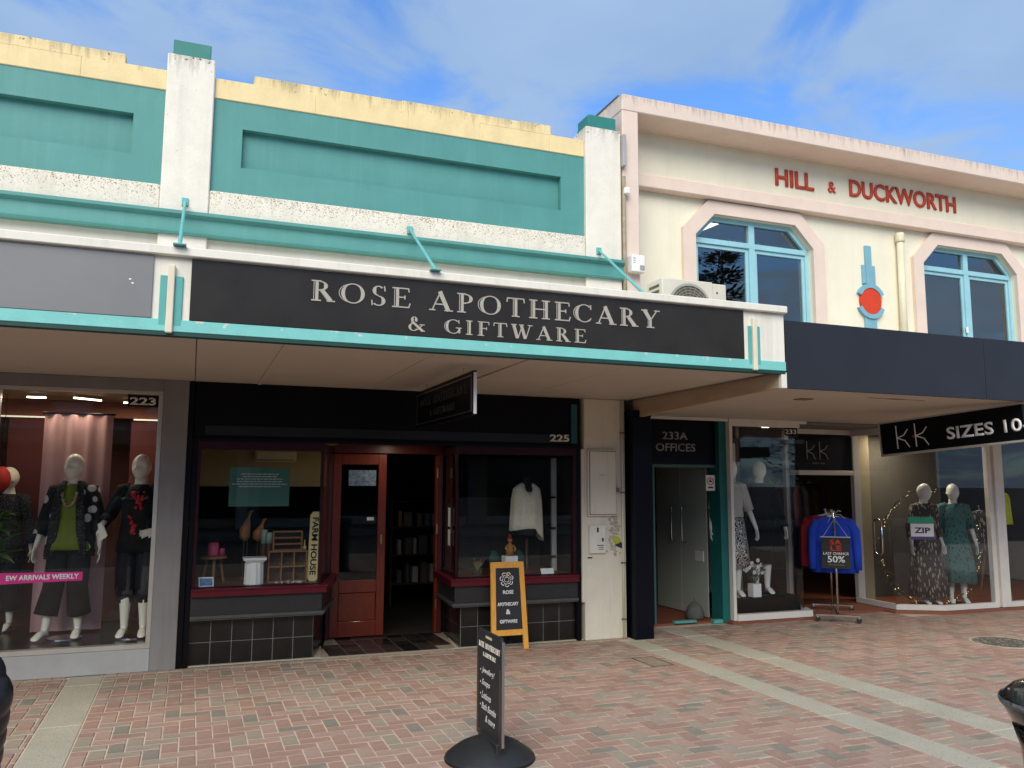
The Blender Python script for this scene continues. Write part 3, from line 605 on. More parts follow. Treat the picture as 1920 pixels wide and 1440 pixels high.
# porch floor of dark quarry tiles
pf = bmesh.new(); prism(pf, [(1.22, 8.236, -.02), (2.56, 8.236, -.02), (2.70, 9.14, -.02), (1.40, 9.14, -.02)], EZ, .033); PF = obj('porch_floor', pf, mat('tile_grout', (.30, .26, .20), .9), kind='structure')
QT = [mat('quarry_tile_a', (.022, .018, .016), .3, .3, 7, .05), mat('quarry_tile_b', (.05, .032, .027), .35, .3, 7, .05), mat('quarry_tile_c', (.014, .012, .012), .25, .3, 7, .05)]
for j in range(5):
    for i in range(8):
        x0 = 1.31+i*.182; y0 = 8.245+j*.182
        if x0 < 1.235+.2*(y0-8.24)+.0 or x0+.176 > 2.56+.13*(y0-8.24): continue
        bx('tile', PF, random.choice(QT), x0, x0+.176, y0, y0+.176, 0, .017+random.uniform(0, .001), bev=.002)
# door wall
bx('porch_ceiling', P_, blackp, 1.0, 2.9, D+.1, 9.2, 2.10, 2.14, bev=0)
bx('door_frame', P_, mat('dark_red_wood', (.075, .010, .008), .4, .2, 9), [(1.385, 1.425, 9.08, 9.16, .013, 1.985), (2.605, 2.655, 9.08, 9.16, .013, 1.985), (1.385, 2.655, 9.08, 9.16, 1.985, 2.10)], bev=.004)
dm = bmesh.new()
for q in ((1.43, 1.52, 9.10, 9.145, .03, 1.975), (1.925, 2.015, 9.10, 9.145, .03, 1.975), (1.52, 1.925, 9.10, 9.145, 1.86, 1.975), (1.52, 1.925, 9.10, 9.145, .49, .62), (1.52, 1.925, 9.10, 9.145, .03, .19)): box(dm, *q, bev=.004)
DO = obj('door', dm, redwood, P_, label='closed red varnished door leaf with a tall glass light')
bx('door_panel', DO, redwood, 1.521, 1.924, 9.112, 9.135, .191, .489, bev=.008); pane('pane', DO, (1.52, 9.12), (1.925, 9.12), .62, 1.86)
bx('sticker', DO, mat('blue_print', (.07, .13, .26), .5, .5, 30, col2=(.3, .4, .5)), 1.60, 1.90, 9.112, 9.1135, 1.63, 1.80, bev=0)
bx('sticker', DO, white, 1.81, 1.885, 9.112, 9.1135, 1.255, 1.29, bev=0)
bm = bmesh.new(); lathe(bm, [(.012, 0), (.014, .05), (.012, .1)], (1.965, 9.085, 1.0), 10); obj('handle', bm, brass, DO)
DJ = bx('door_jamb', P_, redwood, 2.578, 2.6045, 9.085, 9.155, .03, 1.975, bev=.003)
for z in (1.72, 1.1, .28): bx('hinge', DJ, brass, 2.585, 2.6, 9.0795, 9.0845, z, z+.11, bev=.001)
t = thing('number_plate', 'cream numerals reading 225 on the black header', 'sign', (3.72, D, 2.1))
obj('lettering', text_me('225', (3.605, D-.006, 2.115), EX, EZ, .232, .078, .003, .03), letterw, t)
# interior of 225
r2 = thing('shop_interior', 'dim gift shop room behind the maroon windows', 'room', (2, 11, 0))
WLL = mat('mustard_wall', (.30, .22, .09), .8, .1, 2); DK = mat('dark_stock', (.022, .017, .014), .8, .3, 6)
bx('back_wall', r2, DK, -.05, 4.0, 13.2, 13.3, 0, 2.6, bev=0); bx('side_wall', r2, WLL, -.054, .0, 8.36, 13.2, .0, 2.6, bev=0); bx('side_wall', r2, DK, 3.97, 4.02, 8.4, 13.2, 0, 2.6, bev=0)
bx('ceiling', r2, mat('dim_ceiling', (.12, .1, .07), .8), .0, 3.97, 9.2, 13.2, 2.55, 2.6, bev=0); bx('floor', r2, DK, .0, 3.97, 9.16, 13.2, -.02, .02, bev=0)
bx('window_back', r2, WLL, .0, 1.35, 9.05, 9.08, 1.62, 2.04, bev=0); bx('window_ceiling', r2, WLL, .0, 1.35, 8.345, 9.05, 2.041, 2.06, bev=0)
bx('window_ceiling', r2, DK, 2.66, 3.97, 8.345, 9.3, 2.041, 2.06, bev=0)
DF = mat('display_floor_boards', (.11, .055, .03), .5, .2, 5)
for poly in ([(.046, 8.285), (1.2, 8.285), (1.40, 9.08), (.046, 9.08)], [(2.60, 8.285), (3.9, 8.285), (3.9, 9.2), (2.68, 9.08)]):
    b = bmesh.new(); prism(b, [(x, y, .42) for x, y in poly], EZ, .279); obj('display_floor', b, DF, r2)
bx('window_back', r2, DK, 2.7, 3.9, 9.21, 9.24, .64, 1.5, bev=0)
t = thing('air_conditioner', 'cream wall air conditioner high inside the left gift window', 'air conditioner', (.85, 9.0, 1.85)); cw = mat('cream_plastic', (.55, .47, .28), .5)
bx('casing', t, cw, .60, 1.02, 8.93, 9.049, 1.875, 2.0, bev=.02); bx('flap', t, mat('cream_flap', (.3, .24, .13), .5), .62, 1.0, 8.925, 8.9295, 1.88, 1.9, bev=0)
lamp('downlight', 'small round lit downlight in the porch ceiling', (2.07, 8.75, 2.085), (.07, .07), .8, glow=2)

# ------------------------------------------------ cream post between the buildings
PO = bx('post', P_, creampost, 4.0, 4.50, 8.195, 8.62, 0, 2.597, bev=.008, label='cream painted post with peeling paint and cabinets')
bx('post_trim', P_, creampost, 3.966, 3.9995, 8.20, 8.3, .40, 2.04, bev=.003)
bm = bmesh.new()
rg = random.Random(5)
for (cx, cz, rw, rh, k) in ((4.36, 1.13, .10, .24, 60), (4.33, .95, .07, .05, 10)):
    for i in range(k):
        x, z, s = rg.gauss(cx, rw*.4), rg.gauss(cz, rh*.42), rg.uniform(.006, .028)
        if not 4.02 < x < 4.485 or z > 1.31: continue
        pts = [(x+s*math.cos(a)*rg.uniform(.6, 1.2), 8.1945-i*.00002, z+s*math.sin(a)*rg.uniform(.6, 1.2)) for a in [j*6.283/7 for j in range(7)]]
        bm.faces.new([bm.verts.new(p) for p in pts])
obj('peeled_patch', bm, mat('bare_plaster', (.42, .37, .29), .9, .25, 30), PO, kind='stuff')
t = thing('meter_cabinet', 'tall cream metal meter cabinet with padlock on the post', 'cabinet', (4.2, 8.19, 1.32))
bx('case', t, creampost, 4.02, 4.375, 8.150, 8.1945, 1.315, 2.035, bev=.004); bx('door_gap', t, mat('shadow_gap', (.12, .1, .07), .9), 4.034, 4.361, 8.1485, 8.1498, 1.329, 2.02, bev=0); bx('door', t, creampost, 4.04, 4.355, 8.138, 8.1484, 1.335, 2.014, bev=.004)
bx('padlock', t, mat('dull_brass', (.22, .15, .06), .5, metal=.6), 4.355, 4.392, 8.118, 8.1365, 1.57, 1.62, bev=.006)
bm = bmesh.new(); tube(bm, [(4.362, 8.127, 1.62), (4.362, 8.127, 1.64), (4.373, 8.127, 1.652), (4.385, 8.127, 1.64), (4.385, 8.127, 1.62)], .004, 6); obj('shackle', bm, steel, t)
bx('label', t, mat('grey_print', (.35, .33, .3), .6), 4.15, 4.22, 8.1365, 8.1378, 1.755, 1.762, bev=0)
t = thing('junction_box', 'small pale box with printed label low on the cream post', 'cabinet', (4.13, 8.19, .92))
bx('case', t, mat('pale_box', (.70, .67, .58), .5), 4.04, 4.235, 8.165, 8.1945, .915, 1.215, bev=.004)
bx('slot', t, blackp, [(4.13, 4.15, 8.163, 8.1648, 1.14, 1.19), (4.19, 4.208, 8.163, 8.1648, 1.04, 1.08)], bev=0)
bx('print', t, mat('navy_print', (.05, .06, .15), .6), [(4.13, 4.21, 8.1635, 8.1648, .995, 1.005), (4.15, 4.205, 8.1635, 8.1648, .975, .983), (4.145, 4.21, 8.1635, 8.1648, .955, .962)], bev=0)
t = thing('torn_poster', 'torn green and navy poster scrap on the cream post', 'poster', (4.36, 8.19, 1.0))
bm = bmesh.new(); prism(bm, [(4.325, 8.1942, 1.06), (4.36, 8.1942, 1.10), (4.43, 8.1942, 1.07), (4.44, 8.1942, .99), (4.37, 8.1942, 1.0)], (0, -1, 0), .002); obj('scrap', bm, mat('yellow_green_print', (.42, .46, .05), .7, .2, 20), t)
bm = bmesh.new(); prism(bm, [(4.36, 8.1942, 1.0), (4.44, 8.1942, 1.03), (4.465, 8.1942, .975), (4.44, 8.1942, .96), (4.38, 8.1942, .985)], (0, -1, 0), .003); obj('scrap', bm, mat('navy_poster_print', (.03, .03, .08), .7), t)
bx('vent_slot', PO, blackp, 4.03, 4.085, 8.192, 8.1945, .862, .876, bev=0)
t = thing('conduit_pipe', 'thin cream conduit pipe running down the edge of the post', 'pipe', (4.455, 8.18, 0))
bm = bmesh.new(); tube(bm, [(4.455, 8.178, .0), (4.455, 8.178, 2.596)], .013, 10); obj('pipe', bm, creampost, t, smooth=True)
for z in (.2, .8, 1.56, 2.22): bx('clip', t, irn, 4.432, 4.478, 8.160, 8.1945, z, z+.013, bev=.002)

# ================================================================== CREAM AND PINK BUILDING (right)
HILL = thing('cream_building', 'two storey cream stucco building with pink trim and blue windows', 'building', (8, 8.65, 0))
H_ = HILL; HY = 8.65
bx('soffit_closer', H_, navyblk, 4.52, 4.756, 8.05, 8.7, 2.401, 2.474, bev=0)
bx('pier', H_, pink, 4.52, 4.735, 8.20, 8.62, 3.05, 6.03, bev=.01)
bx('parapet', H_, pink, 4.52, 16.0, 8.20, 8.60, 6.03, 6.235, bev=.012)
bx('coping', H_, pink, 4.52, 16.0, 8.601, 9.0, 6.03, 6.23, bev=.01)
bx('return_wall', H_, cream, 4.5205, 4.7, 8.62, 14, 3.0, 6.2, bev=0)
bm = bmesh.new(); tube(bm, [(4.53, 8.3, 6.24), (4.53, 9.4, 6.24)], .018, 8); obj('ridge_flashing', bm, mat('lead_flashing', (.12, .11, .1), .6), H_)
def octo(x0, x1, z0, z1, zc, cx): return [(x0, z0), (x1, z0), (x1, zc), (x1-cx, z1), (x0+cx, z1), (x0, zc)]
wins = [(5.765, 7.60, 3.45, 5.08, 4.785, .29), (9.545, 11.39, 3.45, 5.09, 4.80, .29), (13.32, 15.16, 3.45, 5.09, 4.8, .29)]
# wall face pieced round the windows (slabs between, above and in the cut corners)
wb = bmesh.new(); xs = 4.70
for (x0, x1, z0, z1, zc, cx) in wins:
    box(wb, xs, x0, HY, HY+.25, 2.5, 6.03); box(wb, x0, x1, HY, HY+.25, z1, 6.03); box(wb, x0, x1, HY, HY+.25, 2.5, z0)
    for sgn, xx in ((1, x0), (-1, x1)): prism(wb, [(xx, HY, zc), (xx, HY, z1), (xx+sgn*cx, HY, z1)], (0, 1, 0), .25)
    xs = x1
box(wb, xs, 16, HY, HY+.25, 2.5, 6.03); obj('wall', wb, cream, H_)
bx('string_band', H_, pink, 4.736, 16.0, HY-.13, HY, 5.265, 5.435, bev=.01)
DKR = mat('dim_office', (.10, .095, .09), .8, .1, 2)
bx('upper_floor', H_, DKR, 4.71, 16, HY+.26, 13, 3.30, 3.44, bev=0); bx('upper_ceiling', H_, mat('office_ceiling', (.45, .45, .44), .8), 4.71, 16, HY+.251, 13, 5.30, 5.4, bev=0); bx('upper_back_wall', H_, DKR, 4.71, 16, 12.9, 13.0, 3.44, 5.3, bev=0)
for wi, (x0, x1, z0, z1, zc, cx) in enumerate(wins):
    o8 = octo(x0-.185, x1+.185, z0, z1+.17, zc+.075, .385); i8 = octo(x0, x1, z0, z1, zc, cx)
    def ring(o_, i_, y0, y1):
        b_ = bmesh.new()
        for k in range(1, 6):
            a, c_ = k, (k+1) % 6
            q = [o_[a], o_[c_], i_[c_], i_[a]]
            prism(b_, [(x, y0, z) for x, z in q], (0, 1, 0), y1-y0)
        return b_
    W = obj('window', ring(o8, i8, HY-.055, HY-.0005), pink, H_)
    fy0, fy1 = HY+.05, HY+.12
    f8 = octo(x0+.06, x1-.06, z0+.06, z1-.06, zc-.02, cx-.025)
    fb = ring(i8, f8, fy0, fy1); box(fb, x0, x1, fy0, fy1, z0, z0+.06)
    xm = (x0+x1)/2-.0
    box(fb, xm-.045, xm+.045, fy0-.01, fy1-.002, z0+.06, z1-.05, bev=.004); box(fb, x0+.05, x1-.05, fy0-.012, fy1-.004, zc-.075, zc-.005, bev=.004)
    for a, c_ in ((x0+.06, xm-.045), (xm+.045, x1-.06)):             # opening sashes
        for q in ((a, a+.045, z0+.06, zc-.076), (c_-.045, c_, z0+.06, zc-.076), (a+.045, c_-.045, zc-.125, zc-.076), (a+.045, c_-.045, z0+.06, z0+.34 if wi == 0 else z0+.36)):
            box(fb, q[0], q[1], fy0+.012, fy1-.01, q[2], q[3], bev=.004)
    obj('frame', fb, bluewin, W)
    pb = bmesh.new(); prism(pb, [(x, fy0+.035, z) for x, z in octo(x0+.03, x1-.03, z0+.03, z1-.03, zc-.01, cx-.01)], (0, 1, 0), .006); obj('pane', pb, GD, W)
    if wi == 1:
        bx('latch_sticker', W, white, xm-.075, xm-.035, fy0-.02, fy0-.0125, 3.86, 3.95, bev=0)
        bx('blind', W, mat('slate_blind', (.12, .13, .16), .7), [(x0+.07, xm-.05, fy1+.03, fy1+.035, z0+.1, zc-.08), (xm+.05, x1-.07, fy1+.03, fy1+.035, z0+.1, zc-.08)], bev=0)
lamp('ceiling_light', 'long lit tube on the office ceiling in the left upstairs window', (6.55, 9.55, 5.235), (.14, 1.2), 4, (1, .92, .75), rz=R(6))
for i, (x, c) in enumerate(((6.42, (.05, .4, .42)), (6.50, (.3, .1, .35)), (6.58, (.6, .03, .15)), (6.87, (.62, .10, .08)))):
    t = thing('bottle', ['teal', 'purple', 'crimson', 'coral'][i]+' bottle on the ledge behind the left upstairs window', 'bottle', (x, 8.79, 4.71), group='bottles on the upstairs ledge')
    b = bmesh.new(); lathe(b, [(.024, 0), (.026, .07), (.02, .09), (.011, .1)], (x, 8.80, 4.712), 12); obj('body', b, mat('bottle_%d' % i, c, .3), t, smooth=True)
    b = bmesh.new(); lathe(b, [(.012, .1), (.012, .125)], (x, 8.80, 4.712), 10); obj('cap', b, white, t)
t = thing('lettering_sign', 'large red block letters on the cream frieze below the parapet', 'sign', (8.6, HY, 5.6))
for s, x0, wd, z0, ht in (('HILL', 7.055, .635, 5.612, .235), ('&', 7.93, .13, 5.63, .155), ('DUCKWORTH', 8.305, 1.975, 5.622, .245)):
    obj('lettering', text_me(s, (x0, HY, z0), EX, (0, 0, 1), wd, ht, .02, .02 if s != '&' else 0), letterred, t)
# art deco plaster motif
t = thing('wall_ornament', 'blue plaster deco ornament with a round red boss', 'ornament', (8.57, HY, 3.7))
b = bmesh.new(); box(b, 8.51, 8.615, HY-.035, HY, 4.40, 4.94, bev=.004); box(b, 8.45, 8.508, HY-.03, HY, 4.40, 4.665, bev=.004); box(b, 8.617, 8.675, HY-.03, HY, 4.40, 4.665, bev=.004)
obj('shaft', b, decoblue, t); bx('pedestal', t, decoblue, 8.46, 8.665, HY-.03, HY, 3.55, 3.98)
for a0, a1, dz in ((25, 155, 0), (205, 335, 0)):
    b = bmesh.new(); rows = []
    for i in range(13):
        a = R(a0+(a1-a0)*i/12); rows.append([(8.568+r*math.cos(a), y, 4.16+r*math.sin(a)) for r, y in ((.185, HY), (.185, HY-.05), (.245, HY-.05), (.245, HY))])
    rv = [[b.verts.new(p) for p in r_] for r_ in rows]
    for p, q in zip(rv, rv[1:]):
        for k in range(4): b.faces.new((p[k], p[(k+1) % 4], q[(k+1) % 4], q[k]))
    b.faces.new(rv[0]); b.faces.new(rv[-1][::-1]); obj('collar', b, decoblue, t)
b = bmesh.new(); prism(b, [(8.568+.182*math.cos(i*6.2832/36), HY, 4.16+.182*math.sin(i*6.2832/36)) for i in range(36)], (0, -1, 0), .04); obj('boss', b, decored, t)
t = thing('downpipe', 'cream downpipe between the blue ornament and the right window', 'pipe', (9.1, HY, 3.0)); CP_ = mat('cream_pipe', (.70, .64, .47), .5)
b = bmesh.new(); tube(b, [(9.09, HY-.07, 3.0), (9.11, HY-.07, 5.17)], .048, 14); obj('pipe', b, CP_, t, smooth=True)
b = bmesh.new(); lathe(b, [(.058, 0), (.062, .02), (.062, .10), (.055, .13)], (9.11, HY-.07, 5.04), 16); obj('collar', b, CP_, t, smooth=True)
t = thing('alarm_box', 'white electrical box on the pink pier beside the white pillar', 'box', (4.63, 8.1, 4.1))
bx('case', t, white, 4.56, 4.73, 8.08, 8.199, 4.06, 4.26, bev=.008); bx('grille', t, mat('grey_grille', (.3, .29, .28), .6), 4.66, 4.72, 8.077, 8.0798, 4.08, 4.14, bev=.002)
bx('label', t, mat('grey_label', (.35, .34, .36), .6), [(4.575, 4.605, 8.0785, 8.0798, 4.21, 4.222), (4.575, 4.605, 8.0785, 8.0798, 4.185, 4.195), (4.575, 4.6, 8.0785, 8.0798, 4.16, 4.17)], bev=0)
t = thing('drain_pipe', 'rusty grey rainwater pipe in the gap between the two buildings', 'pipe', (4.505, 8.2, 3))
b = bmesh.new(); tube(b, [(4.512, 8.165, 3.05), (4.512, 8.165, 5.2)], .022, 10); obj('pipe', b, mat('stained_pipe', (.30, .25, .17), .7, .3, 12), t, smooth=True)
bx('rainwater_head', t, mat('zinc', (.38, .37, .38), .5), 4.492, 4.535, 8.13, 8.19, 5.32, 5.70, bev=.004); bx('bracket', t, white, 4.50, 4.57, 8.11, 8.19, 4.98, 5.06, bev=.01)
# air-conditioning condenser standing on the awning roof
t = thing('condenser_unit', 'off white air conditioning condenser on the awning roof', 'air conditioner', (4.85, 7.4, 3.05)); acw = mat('condenser_casing', (.62, .58, .48), .5, .08)
bx('casing', t, acw, 4.47, 5.10, 7.30, 7.62, 3.20, 3.80, bev=.012); bx('side_cover', t, acw, 5.102, 5.27, 7.31, 7.62, 3.2, 3.79, bev=.01)
bm = bmesh.new(); lathe(bm, [(.26, 0), (.26, .012), (.235, .012), (.235, 0)], (0, 0, 0), 32, False)
for i in range(1, 8): lathe(bm, [(.03*i+.004, .004), (.03*i+.004, .009), (.03*i, .009), (.03*i, .004)], (0, 0, 0), 24, False)
for i in range(20):
    a = i*math.pi/10; tube(bm, [(.02*math.cos(a), .02*math.sin(a), .01), (.25*math.cos(a), .25*math.sin(a), .01)], .002, 4)
bm.transform(Matrix.Translation((4.80, 7.2995, 3.50)) @ Matrix.Rotation(R(90), 4, 'X')); obj('fan_guard', bm, mat('guard_grey', (.35, .34, .28), .5), t)
b = bmesh.new(); prism(b, [(4.80+.24*math.cos(i*.2618), 7.299, 3.50+.24*math.sin(i*.2618)) for i in range(24)], (0, -1, 0), .001); obj('fan_opening', b, mat('dark_grille', (.11, .10, .075), .8, .4, 40), t)
bx('louvre', t, mat('dark_grille', (.1, .1, .1)), [(4.466, 4.4695, 7.36, 7.56, 3.35+.06*i, 3.38+.06*i) for i in range(7)], bev=0)
bx('foot', t, steel, [(4.55, 4.60, 7.28, 7.64, 3.041, 3.20), (5.10, 5.15, 7.28, 7.64, 3.041, 3.20)], bev=.003)
bx('sticker', t, mat('navy_print', (.05, .06, .15)), 5.14, 5.16, 7.3065, 7.3095, 3.68, 3.70, bev=0)

# awning of the right-hand building
KF = 5.655
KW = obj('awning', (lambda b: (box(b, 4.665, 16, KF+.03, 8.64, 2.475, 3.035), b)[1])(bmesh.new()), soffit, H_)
for a, c in ((4.666, 6.975), (6.981, 9.3), (9.306, 11.6), (11.606, 13.9), (13.906, 16)): bx('fascia_panel', KW, navy, a, c, KF, KF+.0295, 2.468, 3.052, bev=.002)
b = bmesh.new(); prism(b, [(4.61, 8.195, 2.40), (4.61, 5.70, 2.475), (4.61, 5.70, 2.5965), (4.61, 8.195, 2.5965)], EX, .055); obj('end_beam', b, beampaint, KW)
bx('end_trim', KW, whiteframe, 4.608, 4.664, KF+.0, KF+.04, 2.468, 2.60, bev=.002)
bx('ceiling_rose', KW, mat('rust_brown', (.22, .12, .06), .8), 5.36, 5.50, 6.30, 6.42, 2.466, 2.4745, bev=.003)
bx('soffit_joint_stain', KW, mat('brown_stain', (.2, .11, .06), .9), [(5.9, 6.6, 6.02, 6.035, 2.4725, 2.4748), (6.15, 6.32, 6.0, 6.05, 2.4715, 2.4748)], bev=0)
bx('soffit_beam', KW, whiteframe, [(4.78, 7.38, 8.60, 8.66, 2.44, 2.4745)], bev=.003)
t = thing('hanging_sign', 'long black hanging sign in a pale frame at the right edge', 'sign', (7.4, 6.4, 2.0))
A_ = Vector((7.27, 7.25, 2.0)); B_ = Vector((7.52, 5.70, 2.105)); u_ = (B_-A_).normalized(); L_ = (B_-A_).length; v_ = Vector((0, 0, 1)); v_ = (v_-u_*v_.dot(u_)).normalized(); n_ = u_.cross(v_)
def sgn(b, s0, s1, t0, t1, d0, d1): prism(b, [A_+u_*s0+v_*t0+n_*d0, A_+u_*s1+v_*t0+n_*d0, A_+u_*s1+v_*t1+n_*d0, A_+u_*s0+v_*t1+n_*d0], n_, d1-d0)
b = bmesh.new(); sgn(b, 0, L_, 0, .345, -.06, -.002); obj('box', b, blackp, t)
b = bmesh.new()
for q in ((-.012, L_+.01, -.02, .0), (-.012, L_+.01, .345, .362), (-.02, -.0, -.02, .362)): sgn(b, *q, -.062, .004)
obj('frame', b, alu, t)
def strokes(b, pts, wdt, org, u, v, n, d=.003):
    for (p, q) in zip(pts, pts[1:]):
        p_ = Vector(org)+u*p[0]+v*p[1]; q_ = Vector(org)+u*q[0]+v*q[1]; dd = (q_-p_).normalized(); o_ = n.cross(dd)*wdt/2
        prism(b, [p_+o_-dd*wdt*.2, q_+o_+dd*wdt*.2, q_-o_+dd*wdt*.2, p_-o_-dd*wdt*.2], n, d)
def kk(b, org, u, v, n, h, k=1.):
    u, v, n = Vector(u), Vector(v), Vector(n)
    for ox in (0, .95*h*k):
        strokes(b, [(ox, 0), (ox, h)], h*.045, org, u, v, n)
        strokes(b, [(ox+.58*h*k, .80*h), (ox+.36*h*k, .56*h), (ox+.02*h*k, .47*h)], h*.04, org, u, v, n, .0033)
        strokes(b, [(ox+.02*h*k, .46*h), (ox+.40*h*k, .32*h), (ox+.60*h*k, .02*h)], h*.04, org, u, v, n, .0036)
b = bmesh.new(); kk(b, A_+u_*.20+v_*.05, u_, v_, n_, .25, .95); obj('logo', b, white, t)
b = bmesh.new(); strokes(b, [(.385, .165), (.415, .165)], .006, A_, u_, v_, n_); strokes(b, [(.40, .15), (.40, .18)], .006, A_, u_, v_, n_, .0034); obj('logo_cross', b, decored, t)
obj('lettering', text_me('SIZES 10-', A_+u_*.78+v_*.085, u_, v_, .84, .13, .003, .02), white, t)

bx('floor_filler', H_, DKR, 4.71, 13.5, 8.641, 13.75, 2.476, 3.29, bev=0)  # unseen filler in the floor depth, added to stop sky light leaking in
# ------------------------------------------------ number 233A offices
bx('entrance_post', H_, navyblk, 4.535, 4.755, 8.055, 8.74, .0, 2.4, bev=.004)
OF = thing('office_entrance', 'navy panelled office entrance with glass doors and teal post', 'entrance', (5.4, 8.75, 0))
bx('header_panel', OF, navyblk, 4.756, 6.07, 8.74, 8.80, 1.905, 2.4745, bev=.003); bx('side_panel', OF, navyblk, 4.756, 5.17, 8.74, 8.80, .02, 1.904, bev=.003)
tp = mat('deep_teal_post', (.012, .135, .125), .5, .12, 6)
bx('post', OF, tp, 6.072, 6.17, 8.661, 8.90, .0, 2.4745, bev=.004)
bx('lintel', OF, mat('dull_teal_trim', (.06, .13, .12), .4), [(5.172, 6.071, 8.745, 8.79, 1.865, 1.9045), (5.172, 5.20, 8.745, 8.79, .02, 1.864)], bev=.003)
obj('lettering', text_me('233A', (5.315, 8.74, 2.205), EX, EZ, .355, .095, .004, .012), letterg, OF); obj('lettering', text_me('OFFICES', (5.22, 8.74, 2.06), EX, EZ, .56, .098, .004, .012), letterg, OF)
bx('back_wall', OF, mat('lobby_dark', (.05, .055, .05), .7), 4.76, 6.3, 10.15, 10.25, 0.0, 2.44, bev=0); bx('side_wall', OF, mat('lobby_dark', (.05, .055, .05)), 4.76, 4.78, 8.80, 10.15, 0.02, 2.44, bev=0); bx('ceiling', OF, mat('lobby_dark', (.05, .055, .05)), 4.78, 7.5, 8.80, 10.15, 2.2, 2.25, bev=0)
bx('stair_wall', OF, mat('pale_stairwell', (.62, .62, .56), .7, .1, 2), 6.42, 6.5, 8.92, 10.15, .02, 2.19, bev=0)
for i, (ya, yb) in enumerate(((8.905, 9.50), (9.506, 10.10))):
    dr = bmesh.new(); prism(dr, [(6.03, ya, .035), (6.03, yb, .035), (6.03, yb, 1.90), (6.03, ya, 1.90)], EX, .01); dr_ = obj('glass_door', dr, GF, OF)
    yh = 9.37 if i == 0 else 9.62
    b = bmesh.new()
    tube(b, [(6.028, yh, .92), (5.97, yh, .93), (5.965, yh, .97), (5.965, yh, 1.33), (5.97, yh, 1.37), (6.028, yh, 1.38)], .011, 8); obj('handle', b, chrome, dr_, smooth=True)
    b = bmesh.new(); tube(b, [(6.042, yh-.05, .92), (6.10, yh-.05, .93), (6.105, yh-.05, .97), (6.105, yh-.05, 1.33), (6.10, yh-.05, 1.37), (6.042, yh-.05, 1.38)], .011, 8); obj('handle', b, chrome, dr_, smooth=True)
bx('notice', OF, mat('paper', (.7, .68, .62), .7), 6.018, 6.0285, 8.98, 9.16, .70, .83, bev=0)
t = thing('no_smoking_sign', 'small white no smoking notice on the teal post', 'sign', (5.98, 8.73, 1.6))
bx('plate', t, white, 5.915, 6.045, 8.728, 8.738, 1.585, 1.775, bev=0)
b = bmesh.new(); rv = []
for i in range(25):
    a = i*6.2832/24; rv.append([b.verts.new((5.98+r*math.cos(a), 8.727, 1.70+r*math.sin(a))) for r in (.048, .038)])
for p, q in zip(rv, rv[1:]): b.faces.new((p[0], q[0], q[1], p[1]))
obj('prohibition_ring', b, mat('sign_red', (.5, .03, .04), .5), t); bx('figure', t, blackp, [(5.957, 6.003, 8.7262, 8.7278, 1.69, 1.705), (5.972, 5.988, 8.7262, 8.7278, 1.706, 1.725)], bev=0); bx('print', t, blackp, 5.945, 6.015, 8.7265, 8.7278, 1.615, 1.632, bev=0)
t = thing('door_stop', 'grey stone sack shaped door stop by the office door', 'door stop', (5.86, 8.95, .02))
b = bmesh.new(); lathe(b, [(.10, 0), (.115, .03), (.112, .08), (.09, .14), (.05, .185), (.02, .2), (.012, .215)], (5.86, 8.95, .021), 20); obj('bag', b, mat('grey_canvas', (.11, .11, .10), .85, .15, 20, .2), t, smooth=True)
b = bmesh.new(); tube(b, [(5.86, 8.95, .23), (5.855, 8.95, .26), (5.865, 8.955, .275)], .008, 8); obj('loop', b, mat('grey_canvas', (.11, .11, .10)), t)
bx('threshold_board', OF, mat('worn_teal_board', (.09, .36, .33), .6, .2, 12), 5.42, 5.72, 8.70, 8.76, .021, .05, bev=.004); bx('threshold_board', OF, mat('worn_teal_board', (.09, .36, .33)), 5.94, 6.069, 8.66, 8.738, .0, .045, bev=.004)

# ------------------------------------------------ fashion shop at number 233
KP = whiteframe
z1 = 2.474
sf = bmesh.new()
box(sf, 6.171, 6.215, 8.58, 8.66, .03, z1, bev=.003); box(sf, 6.215, 7.25, 8.58, 8.66, 2.385, z1, bev=.003)
prism(sf, [(6.215, 8.56, .03), (7.33, 8.56, .03), (7.44, 8.80, .03), (7.38, 8.80, .03), (7.28, 8.64, .03), (6.215, 8.64, .03)], EZ, .075)
wallseg(sf, (7.28, 8.63), (7.70, 9.40), .03, .105, .05); wallseg(sf, (7.28, 8.63), (7.70, 9.40), 2.385, z1, .05)
SW = obj('shop_window', sf, KP, H_, label='left display window with slim white frame')
pane('pane', SW, (6.215, 8.61), (7.235, 8.61), .105, 2.385); pane('pane', SW, (7.245, 8.615), (7.68, 9.38), .105, 2.385)
fr = bmesh.new()
for q in ((7.66, 7.72, 9.38, 9.45, .025, z1), (8.85, 8.97, 9.38, 9.45, .025, z1), (7.72, 8.85, 9.38, 9.45, 1.80, 1.865), (7.72, 8.85, 9.38, 9.45, 2.375, z1)): box(fr, *q, bev=.004)
obj('door_frame', fr, KP, H_); bx('transom_panel', H_, blackp, 7.722, 8.848, 9.40, 9.43, 1.866, 2.374, bev=0)
b = bmesh.new(); kk(b, Vector((8.05, 9.40, 2.02)), (1, 0, 0), (0, 0, 1), (0, -1, 0), .25, .95); LG = obj('logo', b, letterg, H_); obj('lettering', text_me('SIZES 10-26', (8.14, 9.40, 1.955), EX, EZ, .22, .02, .002), letterg, H_)
t = thing('number_plate', 'black number plate reading 233 on the glass', 'sign', (7.16, 8.6, 2.3)); bx('plate', t, blackp, 7.02, 7.225, 8.602, 8.6085, 2.285, 2.384, bev=0); obj('lettering', text_me('233', (7.035, 8.6018, 2.305), EX, EZ, .175, .06, .001, .02), letterw, t)
sf = bmesh.new()
pts = [(8.80, 9.38), (8.77, 8.64), (9.31, 8.35), (10.25, 8.33)]
